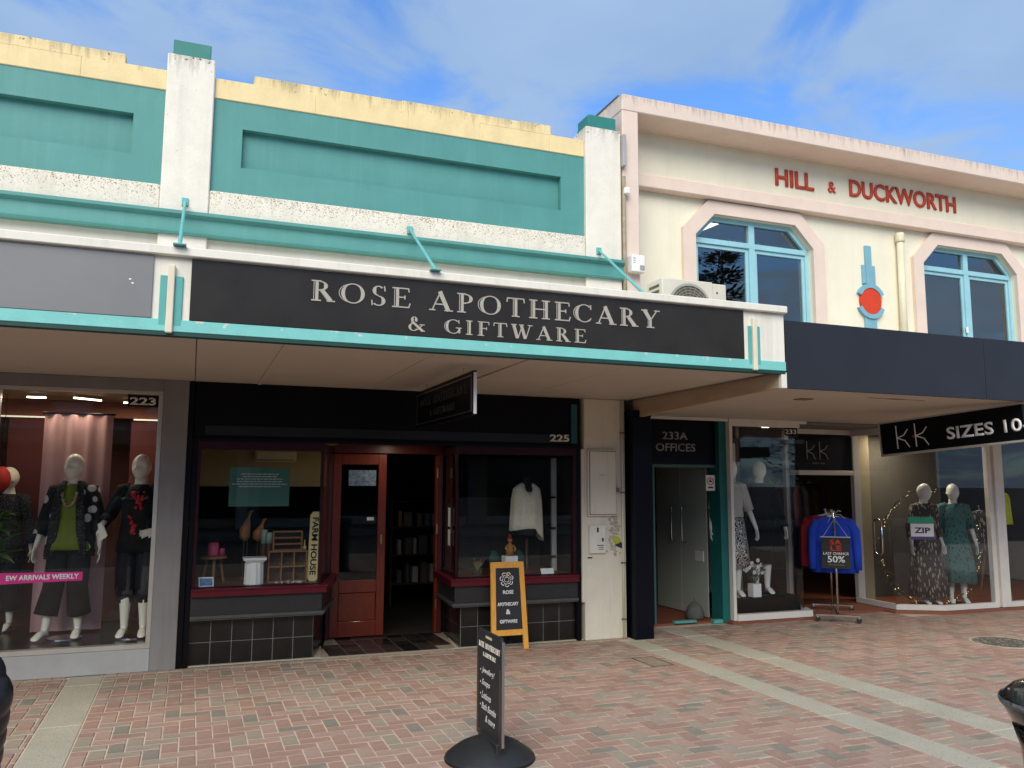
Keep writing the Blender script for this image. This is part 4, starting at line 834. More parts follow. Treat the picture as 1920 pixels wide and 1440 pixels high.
for p, q in zip(pts, pts[1:]):
    wallseg(sf, p, q, .03, .10, .06); wallseg(sf, p, q, 2.36, z1, .06)
box(sf, 10.45, 13.4, 8.32, 8.39, .03, .10); box(sf, 10.45, 13.4, 8.32, 8.39, 2.36, z1)
for q in ((10.22, 10.30, 8.345, 8.42, .03, z1), (10.302, 10.47, 8.31, 8.42, .03, z1), (12.3, 12.36, 8.32, 8.39, .1, 2.36)): box(sf, *q, bev=.005)
SW2 = obj('shop_window', sf, KP, H_, label='right display window wrapping round the shop entrance')
pane('pane', SW2, (8.81, 9.36), (8.785, 8.655), .10, 2.36, label='glass door leaf with a long looped handle'); pane('pane', SW2, (8.79, 8.66), (9.31, 8.38), .10, 2.36); pane('pane', SW2, (9.32, 8.378), (10.22, 8.36), .10, 2.36); pane('pane', SW2, (10.47, 8.35), (12.3, 8.35), .10, 2.36)
b = bmesh.new(); tube(b, [(8.74, 8.93, .78), (8.725, 8.90, .74), (8.725, 8.83, .72), (8.73, 8.79, .76), (8.73, 8.79, 1.16), (8.725, 8.83, 1.20), (8.725, 8.90, 1.19), (8.74, 8.93, 1.15), (8.74, 8.93, .78)], .013, 8); obj('handle', b, chrome, SW2, smooth=True)
t = thing('window_decal', 'green and white printed decal on the right shop window', 'sticker', (9.3, 8.36, 1.1))
def dec(nm, m_, s0, s1, z0, z1_, d=.0):
    p = Vector((8.98, 8.555, 0)); q = Vector((9.30, 8.37, 0)); e = (q-p).normalized(); n = Vector((e.y, -e.x, 0))*(.004+d); b_ = bmesh.new(); a = p+e*s0+n; c = p+e*s1+n; prism(b_, [(a.x, a.y, z0), (c.x, c.y, z0), (c.x, c.y, z1_), (a.x, a.y, z1_)], n, .001); return obj(nm, b_, m_, t)
dec('band', mat('decal_green', (.04, .35, .2), .5), -.02, .30, 1.16, 1.245); dec('body', white, .01, .30, .985, 1.155); dec('foot', mat('decal_purple', (.08, .06, .22), .5), .01, .30, .945, .984)
_p = Vector((8.98, 8.555, 0)); _q = Vector((9.30, 8.37, 0)); _e = (_q-_p).normalized()
obj('lettering', text_me('ZIP', _p+_e*.055+Vector((_e.y, -_e.x, 0))*.006+Vector((0, 0, 1.03)), _e, EZ, .2, .075, .001, .03), mat('decal_ink', (.05, .03, .12), .5), t)
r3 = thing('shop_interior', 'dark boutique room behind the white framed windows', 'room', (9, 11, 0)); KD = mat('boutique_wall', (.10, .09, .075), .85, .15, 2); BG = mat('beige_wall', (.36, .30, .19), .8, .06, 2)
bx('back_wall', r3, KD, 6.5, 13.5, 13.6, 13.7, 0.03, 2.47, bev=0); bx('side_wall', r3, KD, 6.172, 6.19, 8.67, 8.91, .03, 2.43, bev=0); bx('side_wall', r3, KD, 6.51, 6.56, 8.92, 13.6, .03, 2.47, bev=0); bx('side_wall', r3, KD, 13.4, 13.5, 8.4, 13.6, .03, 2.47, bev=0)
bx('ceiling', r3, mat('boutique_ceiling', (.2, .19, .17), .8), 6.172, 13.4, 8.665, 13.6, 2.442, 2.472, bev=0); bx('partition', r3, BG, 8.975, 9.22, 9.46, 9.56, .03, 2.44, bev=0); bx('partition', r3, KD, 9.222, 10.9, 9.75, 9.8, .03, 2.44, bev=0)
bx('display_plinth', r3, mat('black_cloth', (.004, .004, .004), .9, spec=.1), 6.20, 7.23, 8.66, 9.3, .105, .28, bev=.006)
lamp('spotlight', 'lit spotlight above the black dress mannequin', (6.93, 8.85, 2.40), (.11, .05), 2.2, glow=4)
lamp('ceiling_light', 'strip light inside the right boutique window', (9.6, 9.3, 2.40), (.5, .05), 6, glow=2)

# ================================================================== FIGURES
def remesh(bm, vox, sm=1):
    me = mesh_of(bm); o = bpy.data.objects.new('tmp', me); COL.objects.link(o)
    m1 = o.modifiers.new('r', 'REMESH'); m1.mode = 'VOXEL'; m1.voxel_size = vox
    m2 = o.modifiers.new('s', 'SMOOTH'); m2.factor = .5; m2.iterations = sm
    dg = bpy.context.evaluated_depsgraph_get(); r = bpy.data.meshes.new_from_object(o.evaluated_get(dg)); bpy.data.objects.remove(o); bpy.data.meshes.remove(me)
    for p in r.polygons: p.use_smooth = True
    return r
def hand(bm, w_, d, nrm, k=1., side=1):
    """palm, four unequal bent fingers and a thumb; d = pointing direction, nrm = palm normal"""
    w_ = Vector(w_); d = Vector(d).normalized(); nrm = Vector(nrm); nrm = (nrm-d*nrm.dot(d)).normalized(); s = d.cross(nrm)*side
    tube(bm, [w_-d*.03, w_, w_+d*.03*k, w_+d*.085*k, w_+d*.10*k], [(.024, .018), (.026, .017), (.036*k, .014), (.038*k, .012), (.034*k, .009)], 12, ref=s)
    for i, (o_, l_) in enumerate(((-.029, .066), (-.010, .078), (.010, .072), (.028, .056))):
        b0 = w_+d*.088*k+s*o_*k; sp = s*(o_*.35)
        tube(bm, [b0-d*.012, b0+d*l_*.5*k+sp*.4+nrm*.004, b0+d*l_*.85*k+sp+nrm*.016, b0+d*l_*k+sp+nrm*.026], [.0092*k, .0088*k, .0078*k, .0055*k], 8)
    b0 = w_+d*.025*k-s*.030*k
    tube(bm, [b0+s*.012, b0-s*.014*k+d*.02+nrm*.006, b0-s*.024*k+d*.045*k+nrm*.014, b0-s*.026*k+d*.064*k+nrm*.018], [.012*k, .0105*k, .0088*k, .006*k], 8)
def head(bm, c, yaw, face=True, s=1.):
    b = bmesh.new(); n, m = 28, 22
    def shape(a, t):
        x, y, z = math.sin(a)*math.cos(t), math.sin(a)*math.sin(t), math.cos(a)
        taper = 1-.20*max(0, -z)**1.5; X = x*.084*taper; Y = y*.101*(1-.12*max(0, -z)); Z = z*.122
        if y < 0: Y *= .93
        if face and y < 0:
            fx = X/.084
            Y -= .034*math.exp(-(fx/.27)**2-((z+.12)/.17)**2)+.010*math.exp(-(fx/.10)**2-((z-.12)/.18)**2)      # nose
            for sx in (-1, 1): Y += .022*math.exp(-((fx-sx*.45)/.3)**2-((z-.08)/.13)**2)                             # eye sockets
            Y -= .012*math.exp(-(fx/.35)**2-((z+.47)/.09)**2); Y += .003*math.exp(-(fx/.3)**2-((z+.50)/.03)**2)        # lips
            Y -= .008*math.exp(-(fx/.35)**2-((z+.78)/.14)**2)                                                       # chin
        return Vector((X, Y-.012*max(0, -z), Z))
    top = b.verts.new(shape(0, 0)); bot = b.verts.new(shape(math.pi, 0)); rg_ = [[b.verts.new(shape(math.pi*i/m, 2*math.pi*k/n)) for k in range(n)] for i in range(1, m)]
    for k in range(n):
        b.faces.new((top, rg_[0][k], rg_[0][(k+1) % n])); b.faces.new((bot, rg_[-1][(k+1) % n], rg_[-1][k]))
        for i in range(m-2): b.faces.new((rg_[i][k], rg_[i+1][k], rg_[i+1][(k+1) % n], rg_[i][(k+1) % n]))
    if face:
        for sx in (-1, 1): ball(b, (sx*.080, .006, -.01), (.012, .02, .032), 10, 6)
    b.transform(Matrix.Translation(c) @ Matrix.Rotation(yaw, 4, 'Z') @ Matrix.Scale(s, 4)); me = bpy.data.meshes.new('h'); bmesh.ops.recalc_face_normals(b, faces=b.faces[:]); b.to_mesh(me); b.free(); bm.from_mesh(me); bpy.data.meshes.remove(me)
def body(larm, rarm, legs, hyaw=0., face=True, voxel=.0078, heels=True, lean=0.):
    """larm/rarm = (elbow, wrist, hand dir, palm normal); figure faces -Y, 1.68 m tall"""
    bm = bmesh.new(); n = 18
    tube(bm, [(0, .0, .78), (0, .0, .86), (0, .005, .95), (0, .0, 1.05), (0, -.005, 1.16), (0, -.008, 1.24), (0, 0, 1.32), (0, .005, 1.37), (0, .008, 1.395)],
         [(.10, .08), (.155, .105), (.158, .108), (.125, .088), (.134, .095), (.145, .10), (.165, .085), (.145, .066), (.08, .054)], n, ref=(1, 0, 0))
    tube(bm, [(0, .01, 1.34), (0, .008, 1.40), (0, -.006, 1.47), (0, -.012, 1.52)], [(.10, .065), (.06, .055), (.053, .053), (.053, .055)], 14, ref=(1, 0, 0))
    head(bm, (0, -.025, 1.562), hyaw, face)
    for sx, (el, wr, hd, pn) in ((1, larm), (-1, rarm)):
        sh = Vector((sx*.158, .005, 1.335)); el = Vector(el); wr = Vector(wr)
        tube(bm, [sh+Vector((-sx*.05, 0, .012)), sh, sh.lerp(el, .35), el, el.lerp(wr, .3), wr], [.05, .05, .042, .034, .033, .0225], 12)
        hand(bm, wr, hd, pn, .92, sx)
    for sx, (hp, kn, an, toe) in zip((1, -1), legs):
        hp, kn, an, toe = map(Vector, (hp, kn, an, toe))
        tube(bm, [hp+Vector((0, 0, .05)), hp, hp.lerp(kn, .5), kn, kn.lerp(an, .3), kn.lerp(an, .7), an], [.088, .088, .073, .05, .053, .040, .033], 14)
        hl = an+(an-toe).normalized()*.035; hl.z = max(an.z-.06, .012)
        tube(bm, [hl+Vector((0, 0, .01)), an.lerp(hl, .4), an.lerp(toe, .45), toe+(an-toe)*.14, toe], [(.022, .022), (.031, .032), (.036, .03), (.038, .018), (.022, .009)], 12, ref=(1, 0, 0))
    return remesh(bm, voxel)
ST = lambda dx=.0: [((.085+dx, 0, .84), (.09+dx, -.015, .46), (.092+dx, .02, .085), (.105+dx, -.15, .018)), ((-.085-dx, 0, .84), (-.09-dx, -.01, .46), (-.092-dx, .03, .085), (-.11-dx, -.13, .018))]
ARM = lambda s, out=.06, fw=0.: ((s*(.20+out*.5), .03, 1.06), (s*(.215+out), -.03-fw, .83), (s*.08, -.12, -1), (-s, -.2, 0))
def garment(rings, n=40, amp=0., kf=9, cap=False, arms=(), thick=.004):
    bm = bmesh.new(); tube(bm, [r[0] for r in rings], [r[1] for r in rings], n, ref=(1, 0, 0), cap=cap, amp=amp, kf=kf)
    for pts, rad in arms: tube(bm, pts, rad, 14, cap=False, amp=.03, kf=5)
    return bm
def solid(o, t=.004):
    m_ = o.modifiers.new('thickness', 'SOLIDIFY'); m_.thickness = t; m_.offset = 0
    return o
def sleeve(s, arm, upto=1., r0=.068, r1=.05):
    sh = Vector((s*.150, .005, 1.345)); el, wr = Vector(arm[0]), Vector(arm[1])
    pts = [sh+Vector((-s*.06, 0, .01)), sh, sh.lerp(el, .5), el]
    rr = [r0*.9, r0, r0*.92, (r0+r1)/2]
    if upto > .5: pts += [el.lerp(wr, .4), el.lerp(wr, upto)]; rr += [r1*1.04, r1]
    return pts, rr
TOR = [((0, .005, 1.40), (.075, .055)), ((0, .004, 1.375), (.13, .075)), ((0, 0, 1.32), (.165, .098)), ((0, -.004, 1.22), (.160, .112)), ((0, -.002, 1.10), (.148, .108))]

def mannequin(label, loc, rz, larm, rarm, legs, hy=0., face=True, m_=mannq, sc=1., voxel=.0078):
    t = thing('mannequin', label, 'mannequin', loc, rz, group='shop window mannequins', scale=sc)
    obj('body', body(larm, rarm, legs, hy, face, voxel), m_, t, local=True)
    lathe_b = bmesh.new(); lathe(lathe_b, [(.15, -.002), (.15, .006), (.0, .007)], (0, .02, 0), 28); obj('base_plate', lathe_b, chrome, t, local=True)
    return t
# --- green blouse mannequin
la, ra = ARM(1, .05), ARM(-1, .07)
t = mannequin('mannequin in a green blouse and spotted black jacket', (-1.02, 8.76, .236), R(-10), la, ra, [((.085, 0, .84), (.09, -.02, .46), (.10, .04, .085), (.12, -.13, .018)), ((-.085, 0, .84), (-.11, -.03, .46), (-.15, -.06, .085), (-.19, -.22, .018))], R(-22))
g = garment(TOR+[((0, -.005, .98), (.168, .125)), ((0, -.008, .86), (.19, .14)), ((0, -.01, .80), (.20, .145))], amp=[0, 0, 0, .004, .02, .035, .05, .055], kf=11); solid(obj('blouse', g, mat('olive_green_cloth', (.15, .19, .016), .75, .12, 4, .1, 60), t, smooth=True, local=True))
JK = dotmat('spotted_black_cloth', (.005, .005, .005), (.6, .57, .5), 9, .32); JP = dotmat('speckled_cloth', (.006, .006, .006), (.15, .14, .13), 70, .25)
bm = bmesh.new()                                                    # open jacket: shell with a gap at the front
for (z, rx, ry, gap) in ((0, 0, 0, 0),):
    rows = []
    for zc, rx, ry, gap in ((1.43, .085, .07, 46), (1.385, .145, .085, 40), (1.32, .182, .112, 32), (1.2, .182, .125, 34), (1.05, .19, .13, 38), (.9, .205, .14, 44), (.74, .215, .15, 50)):
        row = []
        for i in range(37):
            a = R(-90+gap+(360-2*gap)*i/36); f = 1+.025*math.sin(i*1.3+zc*3); row.append(bm.verts.new((rx*f*math.cos(a), ry*f*math.sin(a), zc)))
        rows.append(row)
    for p, q in zip(rows, rows[1:]):
        for i in range(36): bm.faces.new((p[i], p[i+1], q[i+1], q[i]))
for s, a in ((1, la), (-1, ra)): tube(bm, *sleeve(s, a, .55, .072, .06), 14, cap=False)
solid(obj('jacket', bm, JK, t, smooth=True, local=True), .005)
bm = bmesh.new()
for s in (1, -1): tube(bm, [(s*.062, -.05, 1.43), (s*.085, -.108, 1.36), (s*.10, -.125, 1.2), (s*.115, -.125, 1.0), (s*.14, -.12, .72)], [(.02, .006), (.03, .006), (.035, .006), (.04, .006), (.042, .006)], 8, ref=(1, 0, 0))
obj('lapel', bm, JP, t, smooth=True, local=True)
TR = mat('black_trousers', (.005, .005, .008), .8, .15, 5)
def trousers(t, legs, m_, hem=.22, wide=.10):
    bm = bmesh.new(); tube(bm, [(0, 0, 1.0), (0, .002, .92), (0, .004, .84), (0, 0, .76)], [(.15, .105), (.168, .118), (.172, .12), (.16, .11)], 24, ref=(1, 0, 0), cap=False)
    for (hp, kn, an, to) in legs:
        hp, kn, an = map(Vector, (hp, kn, an)); e = an.copy(); e.z = hem
        tube(bm, [hp, hp.lerp(kn, .5), kn, kn.lerp(e, .6), e], [.098, .094, .088, wide*.95, wide], 18, cap=False, amp=.03, kf=4)
    return solid(obj('trousers', bm, m_, t, smooth=True, local=True))
trousers(t, [((.085, 0, .84), (.09, -.02, .46), (.10, .04, .085), 0), ((-.085, 0, .84), (-.11, -.03, .46), (-.15, -.06, .085), 0)], mat('charcoal_trousers', (.007, .0075, .007), .85, .15, 5))
def necklace(t, m_, zl=1.2, w_=.06, r=.011, k=22):
    bm = bmesh.new()
    for i in range(k+1):
        a = math.pi*i/k; ball(bm, (w_*math.cos(a), -.115-.012*math.sin(a), 1.32-(1.32-zl)*math.sin(a)), r*(1+.5*(i % 3 == 0)), 8, 5)
    obj('necklace', bm, m_, t, smooth=True, local=True)
necklace(t, mat('amber_beads', (.32, .12, .03), .3, .7, 60, col2=(.7, .5, .3)))
# --- black suit mannequin with one hand on the hip
la = ((.28, .05, 1.10), (.16, -.17, .98), (-.75, -.45, -.25), (.2, -1, .2)); ra = ((-.27, .08, 1.12), (-.30, -.14, 1.02), (.35, -.4, -.8), (0, -1, -.3))
t = mannequin('mannequin in a black jacket with a red flower necklace', (-.44, 8.62, .236), R(-6), la, ra, ST(-.01), R(-18))
bm = garment(TOR+[((0, 0, .95), (.165, .12)), ((0, 0, .78), (.19, .135))], amp=.012, kf=7, arms=[sleeve(1, la, .8), sleeve(-1, ra, .8)]); solid(obj('jacket', bm, mat('black_jacket', (.004, .004, .005), .85, .2, 6), t, smooth=True, local=True))
trousers(t, ST(-.01), TR, .33, .07)
bm = bmesh.new(); rr_ = random.Random(3)
for i in range(26): ball(bm, (rr_.gauss(0, .025), -.122-rr_.random()*.01, rr_.uniform(1.18, 1.33)), rr_.uniform(.008, .02), 8, 5)
for i in range(14): ball(bm, (rr_.gauss(-.03, .015), -.125, .95+i*.012), rr_.uniform(.006, .026), 8, 5)
obj('flower_necklace', bm, mat('red_beads', (.45, .02, .025), .4, .3, 40), t, smooth=True, local=True)
# --- mannequin further back
la, ra = ARM(1), ARM(-1)
t = mannequin('mannequin further back in a dark speckled top by the plant', (-1.66, 9.40, .236), R(-15), la, ra, ST(), R(-45), sc=.93, voxel=.011)
bm = garment(TOR+[((0, 0, .9), (.18, .13)), ((0, 0, .7), (.22, .16))], amp=.02, kf=8, arms=[sleeve(1, la, .8), sleeve(-1, ra, .8)]); solid(obj('tunic', bm, JP, t, smooth=True, local=True)); trousers(t, ST(), TR)
# --- black dress mannequin at 233
la, ra = ARM(1, .10), ARM(-1, .05)
t = mannequin('faceless mannequin in a long black dress in the left boutique window', (6.86, 8.93, .282), R(-18), la, ra, ST(-.02), 0, False, mannw)
bm = garment(TOR+[((0, 0, .95), (.165, .12)), ((0, 0, .8), (.175, .125)), ((0, 0, .55), (.15, .12)), ((0, 0, .38), (.13, .12))], amp=[0]*5+[.01, .02, .03, .03], kf=6, arms=[sleeve(1, la, .95, .068, .045), sleeve(-1, ra, .95, .068, .045)]); solid(obj('dress', bm, mat('black_knit', (.005, .005, .007), .9, .2, 6, spec=.1), t, smooth=True, local=True))
# --- mannequin half hidden by the frame
la, ra = ARM(1, .1), ARM(-1)
t = mannequin('half hidden mannequin with a white top and patterned skirt', (6.34, 8.83, .282), R(-15), la, ra, ST(-.02), 0, False, mannw, voxel=.009)
bm = garment(TOR+[((0, 0, .98), (.16, .115))], amp=.01, arms=[sleeve(1, la, .3), sleeve(-1, ra, .3)]); solid(obj('top', bm, mat('white_knit', (.55, .55, .5), .8, .08), t, smooth=True, local=True))
wv = bpy.data.materials.new('maze_print'); wv.use_nodes = True; _t = wv.node_tree; _b = _t.nodes['Principled BSDF']; _tc = _t.nodes.new('ShaderNodeTexCoord'); _w = _t.nodes.new('ShaderNodeTexWave'); _w.wave_type = 'BANDS'; _w.bands_direction = 'DIAGONAL'; _w.inputs['Scale'].default_value = 9; _w.inputs['Distortion'].default_value = 14; _w.inputs['Detail'].default_value = 0; _w.inputs['Detail Scale'].default_value = 2.2
_r2 = _t.nodes.new('ShaderNodeValToRGB'); _r2.color_ramp.interpolation = 'CONSTANT'; _r2.color_ramp.elements[0].color = (.012, .012, .012, 1); _r2.color_ramp.elements[1].position = .6; _r2.color_ramp.elements[1].color = (.6, .6, .56, 1); _t.links.new(_tc.outputs['Object'], _w.inputs['Vector']); _t.links.new(_w.outputs[0], _r2.inputs[0]); _t.links.new(_r2.outputs[0], _b.inputs['Base Color'])
bm = garment([((0, 0, 1.02), (.15, .11)), ((0, 0, .9), (.17, .12)), ((0, 0, .6), (.2, .16)), ((0, 0, .38), (.22, .18))], amp=[0, .01, .04, .06], kf=8); solid(obj('skirt', bm, wv, t, smooth=True, local=True))
# --- the two faceless mannequins in the right window
la, ra = ARM(1, .05), ARM(-1, .05)
t = mannequin('faceless mannequin in a long brown streaked dress', (9.60, 8.88, .03), R(-5), la, ra, ST(-.02), R(45), False, mannw, sc=.985)
ST_ = dotmat('streaked_brown_print', (.06, .05, .045), (.42, .34, .27), 16, .30, stretch=(2.4, 2.4, .55))
bm = garment(TOR+[((0, 0, .98), (.155, .11)), ((0, 0, .85), (.19, .14)), ((0, 0, .5), (.24, .2)), ((0, 0, .12), (.27, .24))], amp=[0]*5+[.01, .03, .06, .08], kf=9, arms=[sleeve(1, la, .6, .07, .06), sleeve(-1, ra, .6, .07, .06)]); solid(obj('dress', bm, ST_, t, smooth=True, local=True))
t = mannequin('faceless mannequin in a green patterned midi dress', (10.06, 8.80, .03), R(-35), la, ra, ST(-.01), 0, False, mannw, sc=.985)
GN = dotmat('green_leaf_print', (.05, .15, .14), (.015, .04, .045), 26, .28, stretch=(1, 1, .6))
bm = garment(TOR+[((0, 0, .98), (.155, .11)), ((0, 0, .85), (.19, .14)), ((0, 0, .55), (.23, .19)), ((0, 0, .30), (.25, .22))], amp=[0]*5+[.01, .03, .06, .08], kf=9, arms=[sleeve(1, la, .35, .072, .068), sleeve(-1, ra, .35, .072, .068)]); solid(obj('dress', bm, GN, t, smooth=True, local=True))
# --- poncho on a dressmaker's stand
t = thing('dress_form', 'headless black dress form wearing a cream knitted poncho', 'dress form', (3.50, 8.64, .70), scale=.94); CKN = mat('cream_knit', (.82, .76, .57), .9, .1, 30, .5, 150)
bm = bmesh.new(); tube(bm, [(0, 0, .40), (0, 0, .5), (0, 0, .68), (0, 0, .86), (0, 0, .96), (0, 0, 1.02), (0, 0, 1.10)], [(.10, .08), (.15, .1), (.12, .09), (.145, .1), (.13, .07), (.05, .05), (.043, .043)], 20, ref=(1, 0, 0)); obj('torso', bm, mat('black_jersey', (.012, .012, .014), .8), t, smooth=True, local=True)
bm = bmesh.new(); lathe(bm, [(.11, 0), (.11, .012), (.03, .02), (.018, .05), (.018, .43)], (0, 0, 0), 16); obj('stand', bm, mat('turned_dark_wood', (.08, .03, .015), .4), t, smooth=True, local=True)
bm = bmesh.new(); rows = []
for j, (z, rx, ry) in enumerate(((1.03, .07, .06), (1.0, .12, .08), (.96, .165, .10), (.85, .185, .115), (.68, .195, .125), (.55, .20, .13), (.0, 0, 0))):
    row = []
    for i in range(49):
        a = 2*math.pi*i/48; f = 1+(.01+.008*j)*math.sin(9*a+j*.2); zz_ = z
        if j == 6:
            c = math.cos(a); zz_ = .50-.20*max(0, c-.3)**.8-.03*max(0, -c)**2; rx, ry = .205, .135
        if j < 3: zz_ = z-(.12, .09, .04)[j]*max(0, -math.sin(a))**5
        row.append(bm.verts.new((rx*f*math.cos(a), ry*f*math.sin(a), zz_)))
    rows.append(row)
for p, q in zip(rows, rows[1:]):
    for i in range(48): bm.faces.new((p[i], p[i+1], q[i+1], q[i]))
solid(obj('poncho', bm, CKN, t, smooth=True, local=True), .006)

# ================================================================== STOCK IN THE WINDOWS
Z0 = .6995
def board(b, *q): box(b, *q, bev=.002)
t = thing('pedestal', 'white fluted column pedestal in the left gift window', 'pedestal', (.60, 8.42, Z0))
b = bmesh.new(); nn = 32
tube(b, [(.60, 8.42, Z0+.001), (.60, 8.42, Z0+.20)], [(.088, .088), (.085, .085)], 48, amp=.035, kf=12); obj('shaft', b, white, t)
b = bmesh.new(); lathe(b, [(.10, 0), (.145, .03), (.15, .05), (.0, .05)], (.60, 8.42, Z0+.20), 4); b.transform(Matrix.Translation((.60, 8.42, 0)) @ Matrix.Rotation(R(45), 4, 'Z') @ Matrix.Translation((-.60, -8.42, 0))); obj('capital', b, white, t)
def crate(name, label, x0, x1, y0, y1, z0, z1, cols, rows, m_):
    t = thing(name, label, 'crate', ((x0+x1)/2, y0, z0)); w_ = .012
    bx('back', t, darkwood, x0, x1, y1-w_, y1, z0, z1, bev=0)
    for k in range(rows+1):
        z = z0+(z1-z0-w_)*k/rows; bx('shelf', t, m_, x0, x1, y0, y1-w_-.0005, z, z+w_, bev=.002)
    for k in range(cols+1):
        x = x0+(x1-x0-w_)*k/cols; bx('upright', t, m_, x+.0002, x+w_-.0002, y0+.004, y1-w_-.001, z0+w_+.0003, z1-w_-.0003, bev=.002)
    return t
crate('wooden_crate', 'divided wooden crate standing on the sill of the left gift window', .73, 1.10, 8.44, 8.58, Z0, Z0+.30, 3, 2, midwood)
crate('wooden_crate', 'small slatted wooden crate on top of the divided crate', .77, 1.05, 8.45, 8.57, Z0+.3005, Z0+.49, 1, 3, midwood)
t = thing('bottle', 'cream bottle on top of the wooden crate', 'bottle', (1.02, 8.43, Z0+.35)); b = bmesh.new(); lathe(b, [(.018, 0), (.019, .03), (.008, .05), (.006, .10)], (1.075, 8.50, Z0+.3005), 10); obj('body', b, mat('cream_glaze', (.5, .4, .22), .4), t, smooth=True)
t = thing('name_board', 'tall cream board lettered FARM HOUSE standing by the corner', 'sign', (1.13, 8.42, Z0)); CB = mat('cream_board', (.62, .50, .24), .6, .1)
b = bmesh.new(); oc = [(1.125, Z0+.03), (1.15, Z0), (1.205, Z0), (1.23, Z0+.03), (1.245, Z0+.64), (1.22, Z0+.675), (1.165, Z0+.675), (1.14, Z0+.64)]
prism(b, [(x-.02, 8.47, z) for x, z in oc], (0, 1, 0), .015); obj('board', b, CB, t)
obj('lettering', text_me('FARM HOUSE', (1.143, 8.4698, Z0+.62), (-.03, 0, -1), (1, 0, -.03), .56, .06, .002, .03), blackp, t)
for i, (x, h) in enumerate(((.53, .30), (.66, .22))):
    t = thing('wooden_bird', ['tall brown carved bird with raised neck beside the pedestal', 'small orange brown carved bird behind the pedestal'][i], 'figurine', (x, 8.72, Z0)); wm = mat('carved_wood_%d' % i, ((.25, .11, .03), (.33, .12, .03))[i], .4, .3, 12); zb = Z0+.37
    b = bmesh.new(); tube(b, [(x, 8.72, zb+h*.05), (x-.01, 8.72, zb+h*.2), (x-.01, 8.72, zb+h*.42), (x+.01, 8.72, zb+h*.62), (x+.02, 8.72, zb+h*.8), (x+.035, 8.71, zb+h), (x+.06, 8.70, zb+h*1.06)], [.02, .05, .055, .035, .015, .014, .005], 12); obj('body', b, wm, t, smooth=True)
    b = bmesh.new()
    for s in (-1, 1): tube(b, [(x+s*.02, 8.72, zb-.36), (x+s*.015, 8.72, zb+h*.1)], .005, 6)
    tube(b, [(x-.03, 8.70, zb-.362), (x+.04, 8.70, zb-.362)], .01, 6); obj('legs', b, darkwood, t)
t = thing('stool', 'small round wooden stool at the left of the gift window', 'stool', (.24, 8.62, Z0)); b = bmesh.new(); lathe(b, [(.12, 0), (.125, .012), (.12, .024)], (.24, 8.62, Z0+.23), 24); obj('seat', b, midwood, t, smooth=True)
for a in (.5, 2.6, 4.7):
    b = bmesh.new(); tube(b, [(.24+.11*math.cos(a), 8.62+.11*math.sin(a), Z0), (.24+.07*math.cos(a), 8.62+.07*math.sin(a), Z0+.23)], .013, 8); obj('leg', b, midwood, t)
t = thing('canister', 'pink canister on the wooden stool', 'canister', (.25, 8.6, Z0+.26)); b = bmesh.new(); lathe(b, [(.048, 0), (.05, .01), (.05, .11), (.044, .115)], (.23, 8.6, Z0+.2545), 20); obj('tin', b, mat('pink_tin', (.45, .06, .14), .4, .3, 40), t, smooth=True)
b = bmesh.new(); lathe(b, [(.046, 0), (.046, .015), (.0, .018)], (.23, 8.6, Z0+.37), 20); obj('lid', b, mat('pink_lid', (.4, .05, .11), .4), t)
t = thing('canister', 'small pink canister beside the larger one', 'canister', (.31, 8.6, Z0+.26)); b = bmesh.new(); lathe(b, [(.025, 0), (.026, .06), (.02, .075)], (.31, 8.62, Z0+.2545), 14); obj('tin', b, mat('pink_tin', (.45, .06, .14)), t, smooth=True)
for i, (x, h, c) in enumerate(((.735, .13, (.25, .4, .32)), (.785, .10, (.35, .42, .33)))):
    t = thing('canister', ['tall pale green tin behind the crate', 'short pale green tin behind the crate'][i], 'canister', (x, 8.68, Z0+.33)); b = bmesh.new(); lathe(b, [(.03, 0), (.03, h), (.025, h+.006)], (x-.03, 8.68, Z0+.36), 16); obj('tin', b, mat('green_tin_%d' % i, c, .4), t, smooth=True); b = bmesh.new(); lathe(b, [(.028, 0), (.028, .36)], (x-.03, 8.68, Z0), 12); obj('stand', b, darkwood, t)
t = thing('picture_frame', 'small blue framed print leaning in the corner of the gift window', 'picture', (.17, 8.34, Z0)); b = bmesh.new(); prism(b, [(.11, 8.33, Z0), (.24, 8.33, Z0), (.235, 8.345, Z0+.085), (.105, 8.345, Z0+.085)], (0, 1, 0), .008); obj('frame', b, white, t); b = bmesh.new(); prism(b, [(.12, 8.3285, Z0+.01), (.23, 8.3285, Z0+.01), (.226, 8.3405, Z0+.075), (.116, 8.3405, Z0+.075)], (0, -1, 0), .001); obj('print', b, mat('sea_print', (.04, .15, .33), .5, .5, 30), t)
t = thing('poster', 'dark green notice stuck inside the left gift window', 'poster', (.6, 8.27, 1.45)); bx('sheet', t, mat('green_notice', (.035, .12, .085), .5, .05), .335, .885, 8.262, 8.264, 1.435, 1.80, bev=0)
b = bmesh.new(); rr_ = random.Random(2)
for i, wl in enumerate((.34, .31, .42, .42, .50, .38)):
    x = .61-wl/2
    while x < .61+wl/2:
        e = min(x+rr_.uniform(.012, .045), .61+wl/2); box(b, x, e, 8.2610, 8.2619, 1.735-i*.0235, 1.743-i*.0235); x = e+.008
obj('print', b, mat('pale_print', (.42, .47, .42), .6), t)
b = bmesh.new(); rr_ = random.Random(9)
t = thing('trinkets', 'scatter of small white and brown trinkets in front of the crate', 'ornament', (.85, 8.36, Z0))
for i in range(14): ball(b, (rr_.uniform(.78, 1.06), rr_.uniform(8.33, 8.41), Z0+.012), (rr_.uniform(.008, .025), .012, .012), 8, 5)
obj('pieces', b, mat('mixed_trinkets', (.25, .2, .16), .5, .8, 30, col2=(.7, .66, .6)), t, smooth=True, kind='stuff')
